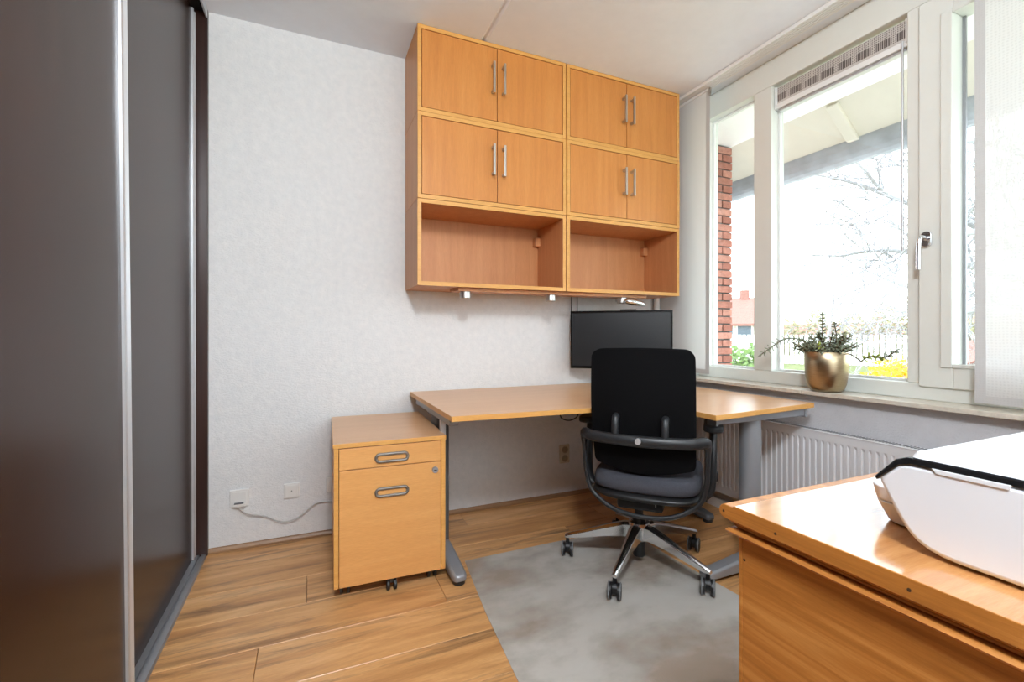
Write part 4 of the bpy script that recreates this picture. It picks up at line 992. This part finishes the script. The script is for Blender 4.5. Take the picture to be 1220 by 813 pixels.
for i, (px, t, zt) in enumerate([(938, 46, 3.0), (976, 45, 3.7), (1014, 44, 3.3), (1052, 42, 4.0), (1092, 40, 4.2), (1130, 38, 3.6), (1168, 36, 3.2)]):
    bush('far_thicket', '%s pale twiggy thicket behind the gardens counting from the brick pier' % ORD[i], 'bush', px, t, 1.7, 1.4, zt, -2.5, 'twig', 1500, 0.30, 20 + i, 'far thickets behind the gardens')


def tree(label, base, height, seed, lean=(0, 0), r0=0.13, depth=5, spread=0.62, first=0.35):
    rnd = random.Random(seed); t = thing('bare_tree', label, 'tree', (base[0], base[1], ZG), 'bare trees outside the window')
    G1, G2 = G(), G()
    def grow(p, d, L, r, lev):
        n_ = 4; pts = [p]; rs = [r]; q = p; dd = d
        for i in range(n_):
            dd = (dd + Vector((rnd.uniform(-1, 1), rnd.uniform(-1, 1), rnd.uniform(-.6, .8))) * 0.16).normalized()
            q = q + dd * (L / n_); pts.append(q); rs.append(r * (1 - 0.5 * (i + 1) / n_))
        (G1 if lev < 2 else G2).tube(pts, rs, 7 if lev < 2 else 4, caps=False)
        if lev >= depth: return
        kids = 5 if lev == 0 else (4 if lev < 3 else 3)
        for k in range(kids):
            f = first + (1 - first) * (k + rnd.random()) / kids if lev == 0 else 0.25 + 0.75 * (k + rnd.random()) / kids
            i = min(int(f * n_), n_ - 1); pp_ = pts[i].lerp(pts[i + 1], f * n_ - i)
            ax = dd.orthogonal(); ax.rotate(Matrix.Rotation(rnd.uniform(0, 2 * math.pi), 3, dd))
            nd = (dd * (1 - spread) + ax.normalized() * spread + Vector((lean[0], lean[1], 0.06))).normalized()
            grow(pp_, nd, L * rnd.uniform(.48, .72), max(rs[i] * 0.58, 0.011), lev + 1)
    grow(Vector((base[0], base[1], ZG)), Vector((0.02, 0.02, 1)), height, r0, 0)
    obj('trunk', G1, 'bark', t, smooth=60); obj('twigs', G2, 'bark', t, kind='stuff')
def boughs(label, trunk_px, trunk_t, lines, seed):
    """leafless tree: trunk plus hand-laid boughs [(pixel column, height in m, distance, radius) ...]"""
    rnd = random.Random(seed); b0 = at(trunk_px, trunk_t)
    t = thing('bare_tree', label, 'tree', (b0.x, b0.y, ZG), 'bare trees outside the window')
    obj('trunk', G().tube(smoothpath([(b0.x, b0.y, ZG), (b0.x + .1, b0.y, 0.5), (b0.x, b0.y + .1, 3), (b0.x - .1, b0.y, 6)], 4), [0.28 - 0.013 * i for i in range(13)], 9), 'bark', t, smooth=60)
    tw = G()
    def twig(p, d, L, r, lev):
        pts = [p]; dd = d; q = p
        for i in range(3):
            dd = (dd + Vector((rnd.uniform(-1, 1), rnd.uniform(-1, 1), rnd.uniform(-.8, .8))) * 0.22).normalized(); q = q + dd * L / 3; pts.append(q)
        tw.tube(pts, [r, r * .85, r * .7, r * .5], 4, caps=False)
        if lev < 3:
            for k in range(4):
                f = rnd.uniform(0.2, 1) * 2.99; i = int(f); pp_ = pts[i].lerp(pts[i + 1], f - i)
                ax = dd.orthogonal(); ax.rotate(Matrix.Rotation(rnd.uniform(0, 6.28), 3, dd))
                twig(pp_, (dd * .6 + ax.normalized() * .7), L * rnd.uniform(.45, .7), r * .74, lev + 1)
    for ln in lines:
        pts = []
        for px, z_, tt, r_ in ln:
            c_ = at(px, tt); pts.append((c_.x, c_.y, z_))
        path = smoothpath(pts, 6); rs = [ln[0][3] + (ln[-1][3] - ln[0][3]) * i / (len(path) - 1) for i in range(len(path))]
        obj('bough', G().tube(path, rs, 7), 'bark', t, smooth=60)
        for k in range(12):
            i = rnd.randrange(2, len(path) - 1); d = (path[i] - path[i - 1]).normalized()
            ax = d.orthogonal(); ax.rotate(Matrix.Rotation(rnd.uniform(0, 6.28), 3, d))
            twig(path[i], (d * .7 + ax.normalized() * .7).normalized(), rnd.uniform(.7, 1.6), max(rs[i] * .4, 0.013), 1)
    obj('twigs', tw, 'bark', t, kind='stuff')
def zz(py, t): return 1.055 + t * (398 - py) / FPX
boughs('bare haze-pale tree with long boughs reaching across the main pane', 1262, 9.0, [
    [(1262, zz(330, 9), 9, .10), (1150, zz(262, 8.8), 8.8, .07), (1078, zz(240, 8.6), 8.6, .05), (1020, zz(219, 8.5), 8.5, .035), (968, zz(207, 8.4), 8.4, .012)],
    [(1060, zz(234, 8.6), 8.6, .04), (1046, zz(222, 8.4), 8.4, .034), (1030, zz(203, 8.2), 8.2, .026), (1010, zz(185, 8.0), 8.0, .018), (985, zz(166, 8.0), 8.0, .010)],
    [(1262, zz(350, 9), 9, .08), (1160, zz(318, 9.4), 9.4, .05), (1078, zz(300, 9.6), 9.6, .028), (1030, zz(300, 9.6), 9.6, .022), (1000, zz(305, 9.6), 9.6, .018), (950, zz(303, 9.6), 9.6, .008)],
    [(1262, zz(260, 9), 9, .09), (1190, zz(270, 8.6), 8.6, .06), (1150, zz(278, 8.4), 8.4, .05), (1132, zz(272, 8.2), 8.2, .04)],
    [(1262, zz(380, 9), 9, .06), (1190, zz(362, 8.6), 8.6, .04), (1150, zz(372, 8.4), 8.4, .03), (1100, zz(372, 8.2), 8.2, .02), (1040, zz(385, 8.2), 8.2, .01)],
    [(1262, zz(200, 9), 9, .07), (1170, zz(170, 8.6), 8.6, .04), (1080, zz(176, 8.4), 8.4, .02), (1010, zz(196, 8.4), 8.4, .008)]], 5)
c = at(996, 15); tree('slim bare tree upright behind the potted plant', (c.x, c.y), 5.6, 8, (0, 0), 0.07, 5, 0.74, 0.36)
c = at(1150, 17); tree('bare tree standing behind the opening sash', (c.x, c.y), 7.0, 12, (0, 0), 0.12, 5, 0.68, 0.35)
